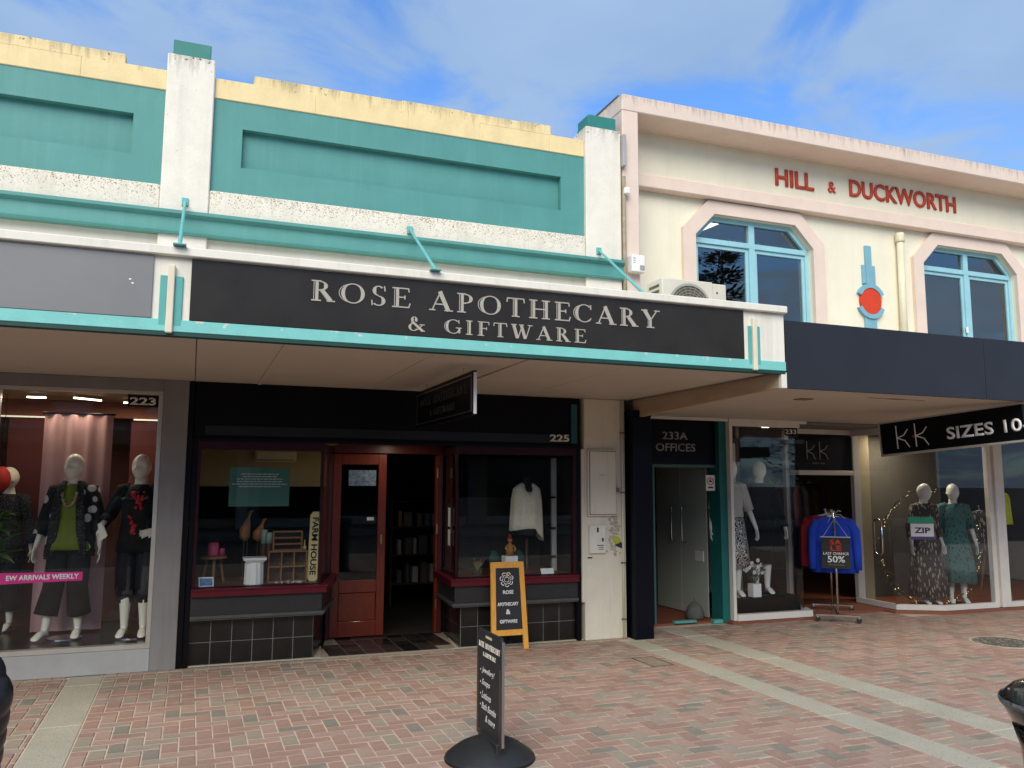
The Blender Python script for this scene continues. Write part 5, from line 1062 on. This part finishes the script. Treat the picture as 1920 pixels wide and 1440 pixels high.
# right gift window
t = thing('plinth_block', 'small white plinth in the right gift window', 'plinth', (3.22, 8.45, Z0)); b = bmesh.new(); board(b, 3.12, 3.36, 8.38, 8.58, Z0, Z0+.06); board(b, 3.17, 3.31, 8.42, 8.55, Z0+.0605, Z0+.19); obj('block', b, white, t)
t = thing('figurine', 'little red and gold carved figurine on the white plinth', 'figurine', (3.22, 8.47, Z0+.19)); b = bmesh.new(); x, y, z = 3.24, 8.48, Z0+.191
tube(b, [(x, y, z), (x, y, z+.05), (x, y, z+.11), (x, y, z+.14)], [.04, .045, .03, .014], 12); obj('robe', b, mat('red_gold', (.30, .05, .015), .4, .5, 40, col2=(.5, .26, .05)), t, smooth=True)
b = bmesh.new(); ball(b, (x, y, z+.165), .026, 12, 8); obj('head', b, mat('carved_gold', (.45, .2, .05), .4), t, smooth=True); b = bmesh.new(); lathe(b, [(.034, 0), (.02, .012), (.012, .04), (.0, .05)], (x, y, z+.18), 12); obj('hat', b, mat('red_lacquer', (.3, .03, .015), .4), t, smooth=True)
for s in (-1, 1):
    b = bmesh.new(); tube(b, [(x+s*.03, y, z+.11), (x+s*.055, y-.02, z+.08), (x+s*.04, y-.04, z+.05)], .011, 8); obj('arm', b, mat('carved_gold', (.45, .2, .05)), t, smooth=True)
for i, (x, rz) in enumerate(((3.10, .3), (3.37, -.25))):
    t = thing('necklace_bust', ['green necklace display bust left of the figurine', 'green necklace display bust right of the figurine'][i], 'bust', (x, 8.56, Z0)); b = bmesh.new(); tube(b, [(x, 8.60, Z0), (x, 8.58, Z0+.06), (x, 8.57, Z0+.17), (x, 8.60, Z0+.235)], [(.05, .04), (.065, .035), (.075, .03), (.03, .02)], 16, ref=(math.cos(rz), math.sin(rz), 0)); obj('velvet', b, mat('green_velvet', (.02, .075, .06), .9), t, smooth=True)
t = thing('succulent_plant', 'spiky pale plant in a low pot in the right gift window', 'plant', (2.86, 8.5, Z0)); b = bmesh.new(); lathe(b, [(.05, 0), (.06, .05), (.055, .05), (.05, .04)], (2.88, 8.5, Z0), 16); obj('pot', b, mat('dark_pot', (.05, .03, .025), .6), t); rr_ = random.Random(4)
for i in range(26):
    a = rr_.uniform(0, 6.28); e = rr_.uniform(.25, .9); L = rr_.uniform(.08, .14); c = Vector((2.88, 8.5, Z0+.045)); d = Vector((math.cos(a)*e, math.sin(a)*e, 1)).normalized(); s = Vector((-math.sin(a), math.cos(a), 0))*.008
    b = bmesh.new(); q = [c-s, c+s, c+d*L*.6+s*1.1, c+d*L, c+d*L*.6-s*1.1]; prism(b, q, d.cross(s), .002); obj('leaf', b, mat('pale_leaf', (.35, .22, .12), .6, .4, 20, col2=(.3, .32, .12)), t)
t = thing('card', 'white folded card on the sill of the right gift window', 'card', (3.62, 8.36, Z0)); b = bmesh.new(); prism(b, [(3.55, 8.34, Z0), (3.70, 8.34, Z0), (3.70, 8.37, Z0+.055), (3.55, 8.37, Z0+.055)], (0, 1, .2), .003); obj('sheet', b, white, t)
t = thing('display_stand', 'white slatted side stand at the right of the gift window', 'stand', (3.84, 8.6, Z0)); bx('panel', t, mat('pale_panel', (.42, .42, .38), .6), 3.80, 3.855, 8.62, 8.66, Z0, 1.95, bev=.003)
for z in (.85, 1.16, 1.5): bx('bracket', t, blackp, 3.74, 3.83, 8.585, 8.619, z, z+.02, bev=.002)
for i, (z0, z1_) in enumerate(((1.0, 1.17), (1.20, 1.40))):
    t = thing('notice', ['lower', 'upper'][i]+' white opening notice on the slanted porch glass', 'poster', (2.6, 8.7, z0)); b = bmesh.new(); prism(b, [(2.598, 8.58, z0), (2.609, 8.70, z0), (2.609, 8.70, z1_), (2.598, 8.58, z1_)], (-1, 0, 0), .001); obj('sheet', b, white, t)
# shelves deeper in the gift shop
t = thing('bookcase', 'dark bookcase with books and frames seen through the open door', 'shelf', (2.9, 11.2, 0)); BK = mat('bookcase_wood', (.05, .025, .012), .6)
for q in (2.55, 3.55): bx('side', t, BK, q, q+.03, 11.2, 11.5, .02, 1.5, bev=0)
for z in (.30, .68, 1.05, 1.4): bx('shelf', t, BK, 2.581, 3.549, 11.2, 11.5, z, z+.025, bev=0)
rr_ = random.Random(8); ORD = ['first', 'second', 'third', 'fourth', 'fifth', 'sixth', 'seventh', 'eighth', 'ninth', 'tenth']
for sh, z in (('bottom', .326), ('middle', .706), ('top', 1.076)):
    x = 2.66; k = 0
    while x < 3.4 and k < 10:
        w_ = rr_.uniform(.035, .13); c = rr_.choice([(.5, .48, .42), (.15, .1, .08), (.3, .14, .08), (.1, .11, .12)]); kd = 'book' if w_ < .07 else 'framed print'
        q = thing(kd.replace(' ', '_'), '%s %s, %s from the left on the %s bookcase shelf' % ('pale' if c[0] > .4 else 'dark', kd, ORD[k], sh), 'book' if w_ < .07 else 'picture', (x, 11.25, z), group='stock on the bookcase'); k += 1
        bx('cover', q, mat('stock_%0.2f' % c[0], c, .6), x, x+w_, 11.22, 11.36, z, z+rr_.uniform(.15, .27), bev=.002); x += w_+rr_.uniform(.02, .08)

# ================================================================== BOUTIQUE STOCK
def hang_garment(name, label, org, col, rz=0., L=.62, wd=.22, grp=None, rough=.75, sleeves=True, m_=None):
    """garment on a hanger; shoulders run along local Y, it hangs from z = 0"""
    t = thing(name, label, 'clothing', org, rz, group=grp)
    m_ = m_ or mat('cloth_%.2f_%.2f_%.2f' % col, col, rough, .15, 6, .15, 40)
    b = bmesh.new(); tube(b, [(0, 0, -.06), (0, 0, -.08), (0, 0, -.14), (0, 0, -.30), (0, 0, -.06-L*.7), (0, 0, -.06-L)], [(.015, .06), (.03, wd*.75), (.04, wd*.92), (.045, wd*.95), (.05, wd), (.05, wd*1.05)], 32, ref=(1, 0, 0), cap=False, amp=[0, .02, .05, .10, .14, .16], kf=9)
    if sleeves:
        for s in (-1, 1): tube(b, [(0, s*wd*.78, -.11), (0, s*(wd+.015), -.22), (-.02, s*(wd+.03), -.45), (-.03, s*(wd+.035), -.70)], [(.045, .05), (.05, .055), (.045, .05), (.035, .04)], 14, cap=False, amp=.05, kf=5)
    solid(obj('cloth', b, m_, t, smooth=True, local=True))
    b = bmesh.new(); tube(b, [(0, -wd*.75, -.095), (0, 0, -.045), (0, wd*.75, -.095)], .007, 6); tube(b, [(0, 0, -.045), (0, 0, -.01), (0, .018, .008), (0, .0, .022)], .003, 6); obj('hanger', b, white, t, local=True)
    return t
RA = R(52); RO = Vector((7.43, 8.235, 0)); RM = Matrix.Translation(RO) @ Matrix.Rotation(RA, 4, 'Z')
def rk(x, y, z): return RM @ Vector((x, y, z))
t = thing('clothes_rack', 'chrome clothes rack on castors outside the boutique door', 'clothes rack', RO, RA)
def rbx(nm, m_, *q, p=None, bev=.003):
    b_ = bmesh.new(); box(b_, *q, bev=bev); return obj(nm, b_, m_, p or t, local=True)
for x in (0, .95):
    b = bmesh.new(); tube(b, [(x, 0, .085), (x, 0, 1.335)], .012, 10); obj('upright', b, chrome, t, smooth=True, local=True)
    rbx('base_bar', chrome, x-.018, x+.018, -.25, .25, .07, .0955)
    for y in (-.235, .235):
        b = bmesh.new(); prism(b, [(x-.012, y+.032*math.cos(a), .033+.032*math.sin(a)) for a in [i*.3927 for i in range(16)]], EX, .024); c_ = obj('castor', b, blackplastic, t, local=True); rbx('fork', steel, x-.016, x+.016, y-.012, y+.012, .05, .0695, p=c_, bev=.002)
b = bmesh.new(); tube(b, [(-.03, 0, 1.335), (.98, 0, 1.335)], .0125, 10); obj('rail', b, chrome, t, smooth=True, local=True)
b = bmesh.new(); tube(b, [(0, 0, .083), (.95, 0, .083)], .011, 8); obj('stretcher', b, chrome, t, smooth=True, local=True)
BL = mat('royal_blue_knit', (.012, .055, .50), .8, .12, 6, .2, 60)
for i in range(5): hang_garment('cardigan', ['nearest royal blue cardigan behind the sale sign', 'second royal blue cardigan on the rack', 'third royal blue cardigan on the rack', 'fourth royal blue cardigan on the rack', 'last royal blue cardigan on the rack'][i], rk(.10+i*.06, 0, 1.325), (0, 0, 0), RA+R(random.uniform(-9, 9)), .68, .225, 'blue cardigans', m_=BL)
for i in range(5): hang_garment('jacket', ['crimson jacket next to the blue cardigans', 'second crimson jacket on the rack', 'third crimson jacket on the rack', 'fourth crimson jacket on the rack', 'crimson jacket at the far end of the rack'][i], rk(.48+i*.09, .05, 1.325), (.38, .015, .03), RA+R(random.uniform(-6, 6)), .62, .27, 'crimson jackets')
t = thing('sale_sign', 'black sale placard hanging on the front of the clothes rack', 'sign', rk(-.06, 0, .65), RA)
rbx('board', chalk, -.004, 0, -.165, .165, 0, .37, bev=0); rbx('top_rail', steel, -.007, .003, -.175, .175, .3705, .385, bev=.002)
b = bmesh.new(); tube(b, [(-.002, -.14, .385), (-.002, 0, .60), (-.002, .14, .385)], .002, 5); obj('cord', b, white, t, local=True)
for s_, y, z, w_, h_, m_ in (('SA', .07, .285, .14, .062, decored), ('LE', .064, .212, .13, .062, decored), ('LAST CHANCE', .145, .163, .29, .032, white), ('50%', .10, .07, .2, .082, white), ('off marked price', .09, .035, .18, .016, letterg)):
    obj('lettering', text_me(s_, (-.0041, y, z), (0, -1, 0), EZ, w_, h_, .001, .025), m_, t, local=True)
t = thing('ribbon_bow', 'green and white ribbon bow tied on top of the rack', 'ribbon', rk(-.03, 0, 1.3), RA); b = bmesh.new()
for a in range(5):
    e = R(-50+a*60); tube(b, [(0, 0, 0), (-.02, .07*math.cos(e), .01+.05*math.sin(e)), (-.01, .12*math.cos(e), .09*math.sin(e)-.03)], [(.012, .003), (.018, .003), (.008, .003)], 8)
obj('loops', b, mat('pale_ribbon', (.5, .56, .45), .6), t, smooth=True, local=True)
b = bmesh.new(); tube(b, [(-.015, 0, .02), (-.03, -.01, -.08), (-.025, .015, -.22)], [(.012, .003), (.012, .003), (.01, .003)], 8); obj('tail', b, mat('green_ribbon', (.04, .2, .08), .6), t, smooth=True, local=True)
cols = [('peach', (.5, .19, .12)), ('black', (.015, .015, .018)), ('charcoal', (.05, .05, .055)), ('rust', (.22, .06, .03)), ('navy', (.015, .02, .06)), ('grey', (.14, .14, .14)), ('olive', (.08, .08, .03)), ('plum', (.1, .02, .05))]
t = thing('wall_rail', 'chrome garment rail on the back wall of the boutique', 'rail', (8.5, 10.6, 1.75)); b = bmesh.new(); tube(b, [(7.6, 10.7, 1.76), (9.4, 10.7, 1.76)], .012, 8); obj('rail', b, chrome, t); bx('bracket', t, steel, [(7.62, 7.65, 10.69, 13.59, 1.75, 1.77), (9.36, 9.39, 10.69, 13.59, 1.75, 1.77)], bev=0)
for i, (n_c, c) in enumerate(cols): hang_garment('blouse', n_c+' blouse on the rail deep inside the boutique', (7.85+i*.19, 10.7, 1.745), c, R(25+i*4), .55, .2, 'blouses on the back rail')
# flower pot
t = thing('flower_pot', 'white square pot of white artificial flowers on the black plinth', 'plant', (6.60, 8.74, .281)); b = bmesh.new(); prism(b, [(6.54, 8.69, .281), (6.66, 8.69, .281), (6.66, 8.80, .281), (6.54, 8.80, .281)], EZ, .16); obj('pot', b, white, t); rr_ = random.Random(6); lm = mat('grey_green_leaf', (.07, .11, .07), .6, .3, 20)
for i in range(60):
    a = rr_.uniform(0, 6.28); e = rr_.uniform(.1, 1.1); L = rr_.uniform(.1, .26); c = Vector((6.6, 8.745, .43)); d = Vector((math.cos(a)*e, math.sin(a)*e*.5, 1)).normalized(); p = c+d*L; s = Vector((rr_.uniform(-1, 1), rr_.uniform(-1, 1), rr_.uniform(-1, 1))).normalized(); o_ = d.cross(s).normalized()
    b = bmesh.new(); prism(b, [p-o_*.012, p+s*.03-o_*.006, p+s*.05, p+s*.03+o_*.012, p+o_*.006], s.cross(o_), .001); obj('leaf', b, lm, t)
for i in range(16):
    a = rr_.uniform(0, 6.28); e = rr_.uniform(.1, 1.0); L = rr_.uniform(.16, .30); c = Vector((6.6, 8.745, .43)); d = Vector((math.cos(a)*e, math.sin(a)*e*.4-.1, 1)).normalized(); p = c+d*L; b = bmesh.new()
    for k in range(6):
        q = k*1.047; ball(b, p+Vector((.016*math.cos(q), -.008, .016*math.sin(q))), (.012, .005, .012), 8, 4)
    obj('flower', b, white, t, smooth=True)
b = bmesh.new()
for i in range(10): tube(b, [(6.6, 8.745, .43), (6.6+rr_.uniform(-.16, .16), 8.745+rr_.uniform(-.06, .04), .43+rr_.uniform(.1, .25))], .003, 5)
obj('stems', b, lm, t)
# hoop of fairy lights and twigs behind the two mannequins
t = thing('light_hoop', 'large hoop of twinkling gold fairy lights behind the dresses', 'decoration', (9.75, 8.75, 1.0)); cx_, cy_, cz_ = 9.72, 8.62, .80
hp = lambda a, dr=0: Vector((cx_+(.62+dr)*math.cos(a), cy_+.30-.28*math.cos(a), cz_+(.80+dr)*math.sin(a)))
b = bmesh.new(); tube(b, [hp(i*6.2832/64) for i in range(65)], .006, 6, cap=False); obj('hoop', b, darkwood, t)
GW = mat('warm_bulb', (1., .72, .35), .4, 0, emit=.8); rr_ = random.Random(12); b = bmesh.new()
for i in range(90):
    p = hp(rr_.uniform(0, 6.2832), rr_.gauss(0, .02)); ball(b, p+Vector((0, rr_.uniform(-.02, .02), 0)), rr_.uniform(.003, .006), 6, 4)
obj('bulbs', b, GW, t, kind='stuff')
b = bmesh.new()
for i in range(140):
    a = rr_.uniform(3.3, 6.1); p = hp(a, rr_.gauss(0, .04)); s = Vector((rr_.uniform(-1, 1), rr_.uniform(-.4, .4), rr_.uniform(-1, 1))).normalized()*.04; o_ = s.cross(Vector((0, 1, 0))).normalized()*.004; prism(b, [p, p+s*.5+o_, p+s, p+s*.5-o_], (0, 1, 0), .001)
obj('gold_leaves', b, mat('gold_leaf', (.42, .26, .06), .4, .3, 30), t, kind='stuff')
t = thing('wooden_easel', 'wooden easel in the last window at the right edge', 'easel', (10.85, 8.9, .1))
for p, q in (((10.72, 8.8, .03), (10.85, 8.9, 1.1)), ((11.1, 8.8, .03), (10.9, 8.9, 1.1)), ((10.95, 9.2, .03), (10.87, 8.93, 1.1))):
    b = bmesh.new(); tube(b, [p, q], .016, 6); obj('leg', b, midwood, t)
hang_garment('scarf', 'bright yellow scarf hanging in the last window', (10.95, 8.75, 1.62), (.62, .66, .02), R(60), .45, .12, sleeves=False)
hang_garment('skirt', 'brown patterned skirt hanging in the last window', (10.8, 9.0, 1.35), (.1, .07, .06), R(60), .6, .2, sleeves=False, m_=ST_)
# pot plant at the far left of window 223
t = thing('pot_plant', 'leafy green pot plant at the left edge of the fashion window', 'plant', (-1.62, 8.75, .24)); b = bmesh.new(); lathe(b, [(.10, 0), (.13, .2), (.12, .2), (.11, .18)], (-1.64, 8.8, .2365), 20); obj('pot', b, darkwood, t); rr_ = random.Random(21); LF = mat('bright_leaf', (.06, .14, .02), .4, .4, 12)
b = bmesh.new(); tube(b, [(-1.64, 8.8, .42), (-1.63, 8.8, .95), (-1.60, 8.8, 1.3)], .012, 8); obj('stem', b, darkwood, t)
for i in range(46):
    a = rr_.uniform(0, 6.28); c = Vector((-1.61, 8.8, rr_.uniform(.95, 1.42))); d = Vector((math.cos(a), math.sin(a)*.7, rr_.uniform(-.5, .5))).normalized(); L = rr_.uniform(.12, .24); s = d.cross(Vector((0, 0, 1))).normalized()*.035; b = bmesh.new(); m1 = c+d*L*.5+Vector((0, 0, .015)); prism(b, [c, m1-s, c+d*L, m1+s], d.cross(s), .0015); obj('leaf', b, LF, t)
t = thing('paper_lantern', 'red hanging lantern at the left edge of the fashion window', 'lantern', (-1.68, 9.3, 1.55)); b = bmesh.new(); lathe(b, [(.03, 0), (.07, .05), (.085, .12), (.07, .19), (.03, .24)], (-1.70, 9.2, 1.56), 18); obj('shade', b, mat('red_paper', (.5, .03, .02), .7), t, smooth=True); b = bmesh.new(); tube(b, [(-1.70, 9.2, 1.8), (-1.70, 9.2, 2.5)], .003, 5); obj('cord', b, blackp, t)

# ================================================================== STREET FURNITURE
t = thing('sandwich_board', 'honey wood framed chalkboard leaning on the maroon sill', 'sign', (3.07, 8.05, 0))
f0, f1 = Vector((2.875, 8.02, 0)), Vector((2.895, 8.125, .86)); g0, g1 = Vector((3.275, 8.02, 0)), Vector((3.255, 8.125, .86)); n_ = Vector((0, -.86, .105)).normalized()
def lerp(a, c, k): return a+(c-a)*k
def quadb(a, c, d, e, m_, nm, th=.022):
    b_ = bmesh.new(); prism(b_, [a, c, d, e], -n_, th); return obj(nm, b_, m_, t)
ww = Vector((.052, 0, 0))
quadb(f0, f0+ww, f1+ww, f1, yelwood, 'stile'); quadb(g0-ww, g0, g1, g1-ww, yelwood, 'stile')
for k0, k1 in ((.93, 1.), (.16, .225)): quadb(lerp(f0, f1, k0)+ww, lerp(g0, g1, k0)-ww, lerp(g0, g1, k1)-ww, lerp(f0, f1, k1)+ww, yelwood, 'rail')
BB = -n_*.008
quadb(lerp(f0, f1, .225)+ww+BB, lerp(g0, g1, .225)-ww+BB, lerp(g0, g1, .93)-ww+BB, lerp(f0, f1, .93)+ww+BB, chalk, 'board', .008)
uu = Vector((1, 0, 0)); vv = (f1-f0).normalized(); vv = Vector((0, vv.y, vv.z)).normalized()
def onb(x, z, s, w_, h_, bold=.03): obj('lettering', text_me(s, Vector((x, 8.02, 0))+vv*z+BB+n_*.0005, uu, vv, w_, h_, .0015, bold), white, t)
onb(3.02, .545, 'ROSE', .115, .038); onb(2.955, .428, 'APOTHECARY', .23, .036); onb(3.045, .345, '&', .05, .05); onb(2.975, .258, 'GIFTWARE', .19, .036)
b = bmesh.new(); rr_ = random.Random(1); c0 = Vector((3.065, 8.02, 0))+vv*.69+BB+n_*.001; cnt = 0     # chalk rose
for rad, k, s in ((.052, 7, .024), (.032, 6, .02), (.014, 4, .016)):
    for i in range(k):
        a = i*6.2832/k+rad*40; c = c0+uu*rad*math.cos(a)+vv*rad*math.sin(a)+n_*.0002*cnt; cnt += 1
        pr = [(c+uu*s*r_*math.cos(a+q)+vv*s*r_*math.sin(a+q), c+uu*s*(r_-.3)*math.cos(a+q)+vv*s*(r_-.3)*math.sin(a+q)) for r_, q in [(1, -1.3+j*.37) for j in range(8)]]
        pv = [[b.verts.new(x_) for x_ in y_] for y_ in pr]
        for p, q in zip(pv, pv[1:]): b.faces.new((p[0], q[0], q[1], p[1]))
obj('rose_drawing', b, white, t)
b = bmesh.new(); tube(b, [(3.07, 8.12, .75), (3.07, 8.15, .35)], .012, 6); obj('prop', b, yelwood, t)

t = thing('pavement_sign', 'black pavement sign board on a domed black base', 'sign', (1.77, 4.95, 0)); PX, PY = 1.77, 4.96
b = bmesh.new(); lathe(b, [(.262, .0), (.272, .008), (.272, .022), (.262, .03), (.235, .052), (.19, .082), (.14, .105), (.09, .12), (.05, .126), (.0, .128)], (PX, PY, 0), 56); obj('base', b, blackplastic, t, smooth=True)
b = bmesh.new(); lathe(b, [(.275, .0), (.277, .006), (.272, .0075)], (PX, PY, 0), 56, False); obj('rim', b, mat('rubber', (.012, .012, .012), .8), t)
bx('socket', t, blackplastic, PX-.03, PX+.03, PY-.20, PY+.14, .06, .135, bev=.008)
b = bmesh.new(); yz = [(PY-.225, .10), (PY+.225, .10), (PY+.225, .74), (PY-.225, .74)]; prism(b, [(PX-.009, y, z) for y, z in yz], EX, .018); bmesh.ops.bevel(b, geom=[e for e in b.edges if abs(e.verts[0].co.x-e.verts[1].co.x) > .01], offset=.02, segments=3, affect='EDGES'); obj('board', b, chalk, t)
FRM = mat('brown_edge', (.045, .03, .024), .4); u2 = (0, -1, 0)
bx('edge_strip', t, FRM, [(PX-.0125, PX-.0091, PY-.22, PY-.185, .14, .56), (PX-.0125, PX-.0091, PY+.185, PY+.22, .14, .56), (PX-.0125, PX-.0091, PY-.2199, PY+.2199, .10, .139)], bev=.001)
bx('edge_trim', t, steel, PX-.0085, PX+.0085, PY-.2285, PY-.2255, .12, .72, bev=.001)
bx('hand_slot', t, mat('slot_cream', (.6, .5, .3), .6), PX-.0105, PX-.0092, PY-.05, PY+.06, .70, .715, bev=0)
obj('lettering', serif_me('ROSE APOTHECARY', (PX-.0092, PY+.19, .635), u2, EZ, .385, .034, .001), letterw, t); obj('lettering', serif_me('& GIFTWARE', (PX-.0092, PY+.11, .585), u2, EZ, .23, .026, .001), letterw, t)
for s, y, z, w_, h_ in (('Jewellery!', .13, .475, .23, .045), ('Soaps', .13, .40, .15, .045), ('Lotions', .13, .33, .17, .042), ('Bath Bombs', .13, .265, .26, .04), ('& more', .06, .20, .17, .04)):
    obj('chalk_writing', text_me(s, (PX-.0092, PY+y, z), u2, EZ, w_, h_, .0008, .0, .35), white, t)
b = bmesh.new()
for z in (.495, .42, .35, .285): ball(b, (PX-.0095, PY+.155, z), (.001, .006, .006), 8, 5)
obj('bullet', b, white, t)

t = thing('litter_bin', 'glossy black round bin with flared lid at the right edge', 'bin', (2.78, 1.86, 0)); BX, BY = 2.72, 1.92
GB = mat('black_enamel', (.008, .008, .009), .2, .2, 10, coat=.5)
b = bmesh.new(); lathe(b, [(.19, 0), (.2, .01), (.2, .06), (.185, .08), (.185, .74), (.19, .80), (.21, .87)], (BX, BY, 0), 40); obj('drum', b, GB, t, smooth=True)
b = bmesh.new(); lathe(b, [(.20, .865), (.238, .935), (.243, .952), (.238, .965), (.205, .995), (.14, 1.02), (.06, 1.032), (.0, 1.034)], (BX, BY, 0), 40); obj('lid', b, GB, t, smooth=True)
b = bmesh.new(); lathe(b, [(.244, .942), (.2475, .952), (.244, .962)], (BX, BY, 0), 40, False); obj('rim_band', b, mat('rim_chipped', (.12, .12, .12), .4, .8, 60), t)

# ================================================================== PERSON (elbow at the left edge)
la = ((.31, .04, 1.06), (.29, -.05, .82), (-.1, -.2, -1), (-1, -.2, 0)); ra = ((-.31, .04, 1.06), (-.29, -.05, .82), (.1, -.2, -1), (1, -.2, 0))
t = thing('person', 'person in a black quilted puffer jacket standing at the left edge', 'person', (-.815, 2.64, 0), math.pi, scale=1.03)
LG = [((.09, 0, .84), (.10, -.02, .46), (.10, .02, .085), (.12, -.15, .03)), ((-.09, 0, .84), (-.10, -.02, .46), (-.10, .02, .085), (-.12, -.15, .03))]
obj('body', body(la, ra, LG, 0, True, .009), mat('skin', (.55, .33, .23), .5, .08, 8), t, local=True)
b = bmesh.new()
def puff(pts, rad, per=.055, n=22, ref=None, a=.09):
    pts = [Vector(p) for p in pts]; P2 = []; R2 = []
    for i in range(len(pts)-1):
        L = (pts[i+1]-pts[i]).length; k = max(3, int(L/per*8))
        for j in range(k): P2.append(pts[i].lerp(pts[i+1], j/k)); r0, r1 = rad[i], rad[i+1]; r0 = r0 if isinstance(r0, tuple) else (r0, r0); r1 = r1 if isinstance(r1, tuple) else (r1, r1); R2.append((r0[0]+(r1[0]-r0[0])*j/k, r0[1]+(r1[1]-r0[1])*j/k))
    acc = 0; out_ = []
    for i, p in enumerate(P2):
        if i: acc += (p-P2[i-1]).length
        f = 1+a*(abs(math.sin(math.pi*acc/per))**.6-.6); out_.append((R2[i][0]*f, R2[i][1]*f))
    tube(b, P2, out_, n, ref=ref, cap=True)
puff([(0, 0, .74), (0, 0, .95), (0, 0, 1.2), (0, 0, 1.34), (0, .0, 1.40), (0, 0, 1.46)], [(.21, .16), (.20, .155), (.215, .165), (.20, .13), (.10, .09), (.085, .085)], ref=(1, 0, 0))
for s, a_ in ((1, la), (-1, ra)): puff([(s*.14, 0, 1.36), (s*.20, .02, 1.28), a_[0], a_[1], Vector(a_[1])+Vector((-s*.005, -.015, -.05))], [.08, .088, .078, .064, .056])
obj('jacket', b, mat('black_nylon', (.012, .012, .015), .35, .2, 10), t, smooth=True, local=True)
trousers(t, LG, mat('blue_denim', (.03, .045, .09), .85, .2, 30), .06, .075)
b = bmesh.new()
for s in (-1, 1): tube(b, [(s*.10, .07, .05), (s*.10, .03, .06), (s*.11, -.08, .05), (s*.12, -.17, .035)], [(.035, .045), (.042, .05), (.046, .045), (.03, .025)], 14, ref=(1, 0, 0))
obj('shoes', b, mat('dark_leather', (.02, .015, .012), .4), t, smooth=True, local=True)
b = bmesh.new(); ball(b, (0, .0, 1.585), (.088, .105, .115), 24, 16)
for v in b.verts:
    if v.co.y < -.03 and v.co.z < 1.63: v.co.y = -.03; v.co.x *= .9
obj('hair', b, mat('dark_brown_hair', (.025, .015, .01), .5, .3, 60, .3, 200, stretch=(8, 8, 1)), t, smooth=True, local=True)

# ================================================================== ACROSS THE STREET (seen in the glass)
def far_building(label, x0, x1, h, wm, trim, aw):
    t = thing('shop_building', label, 'building', ((x0+x1)/2, -16, 0)); y = -16
    bx('wall', t, wm, [(x0, x1, y-8, y, 2.9, h), (x0, x0+.4, y-8, y, 0, 2.9), (x1-.4, x1, y-8, y, 0, 2.9), (x0+.4, x1-.4, y-8, y-2, 0, 2.9)], bev=0)
    bx('parapet', t, trim, x0, x1, y, y+.12, h-.5, h+.25, bev=0); bx('awning', t, aw, x0, x1, y+.01, y+2.8, 2.9, 3.35, bev=0)
    n = int((x1-x0)/2.6); st = (x1-x0)/n
    for i in range(n):
        a = x0+i*st+.55; W = bx('window', t, trim, a, a+st-1.1, y+.001, y+.06, 3.7, h-1.0, bev=0); bx('pane', W, mat('dark_pane', (.02, .025, .03), .1), a+.08, a+st-1.18, y+.061, y+.065, 3.78, h-1.08, bev=0)
    bx('shopfront', t, mat('dark_pane', (.02, .025, .03)), x0+.4, x1-.4, y-.4, y-.35, .35, 2.7, bev=0); bx('stall_riser', t, trim, x0+.4, x1-.4, y-.4, y-.3, 0, .35, bev=0)
far_building('white building with a square parapet across the street', -18, -7, 6.4, mat('far_white', (.62, .6, .56), .8), white_w, navy)
far_building('white fronted building with dark red windows across the street', -7, 2, 5.6, mat('far_palewhite', (.74, .73, .72), .8), mat('far_cream', (.55, .46, .3), .8), mat('far_awning', (.4, .33, .2), .7))
far_building('grey building across the street', 2, 11, 6.0, mat('far_grey', (.38, .38, .37), .8), white_w, mat('far_teal', (.05, .2, .2), .7))
far_building('low cream building across the street', 11, 24, 4.8, mat('far_cream', (.55, .46, .3)), white_w, navy)
def tree(label, x, y, h, seed, k=2600):
    t = thing('conifer_tree', label, 'tree', (x, y, -.15)); b = bmesh.new(); tube(b, [(x, y, -.16), (x, y, h*.5), (x+.1, y, h*.97)], [.28, .18, .04], 10); obj('trunk', b, darkwood, t); r = random.Random(seed); b = bmesh.new()
    for i in range(k):
        f = r.random()**.8; z = h*(.18+.8*f); R_ = h*.24*(1-f*.85); lay = math.floor(f*11)/11; a = r.uniform(0, 6.28); rr = R_*math.sqrt(r.random()); c = Vector((x+rr*math.cos(a), y+rr*math.sin(a), h*(.18+.8*lay)+.25*rr+r.gauss(0, .15))); d = Vector((math.cos(a), math.sin(a), r.uniform(-.2, .5))).normalized()*r.uniform(.35, .7); s = d.cross(Vector((0, 0, 1))).normalized()*r.uniform(.06, .14)
        b.faces.new([b.verts.new(c), b.verts.new(c+d*.5+s), b.verts.new(c+d), b.verts.new(c+d*.5-s)])
    obj('crown', b, mat('dark_needles', (.03, .05, .025), .8, .4, 3), t)
tree('tall dark conifer behind the buildings across the street', 27.5, -25, 16.5, 3); tree('second dark conifer behind the buildings across the street', 31, -26, 17.5, 4); tree('shorter dark conifer across the street', 35.5, -25, 12.5, 5)
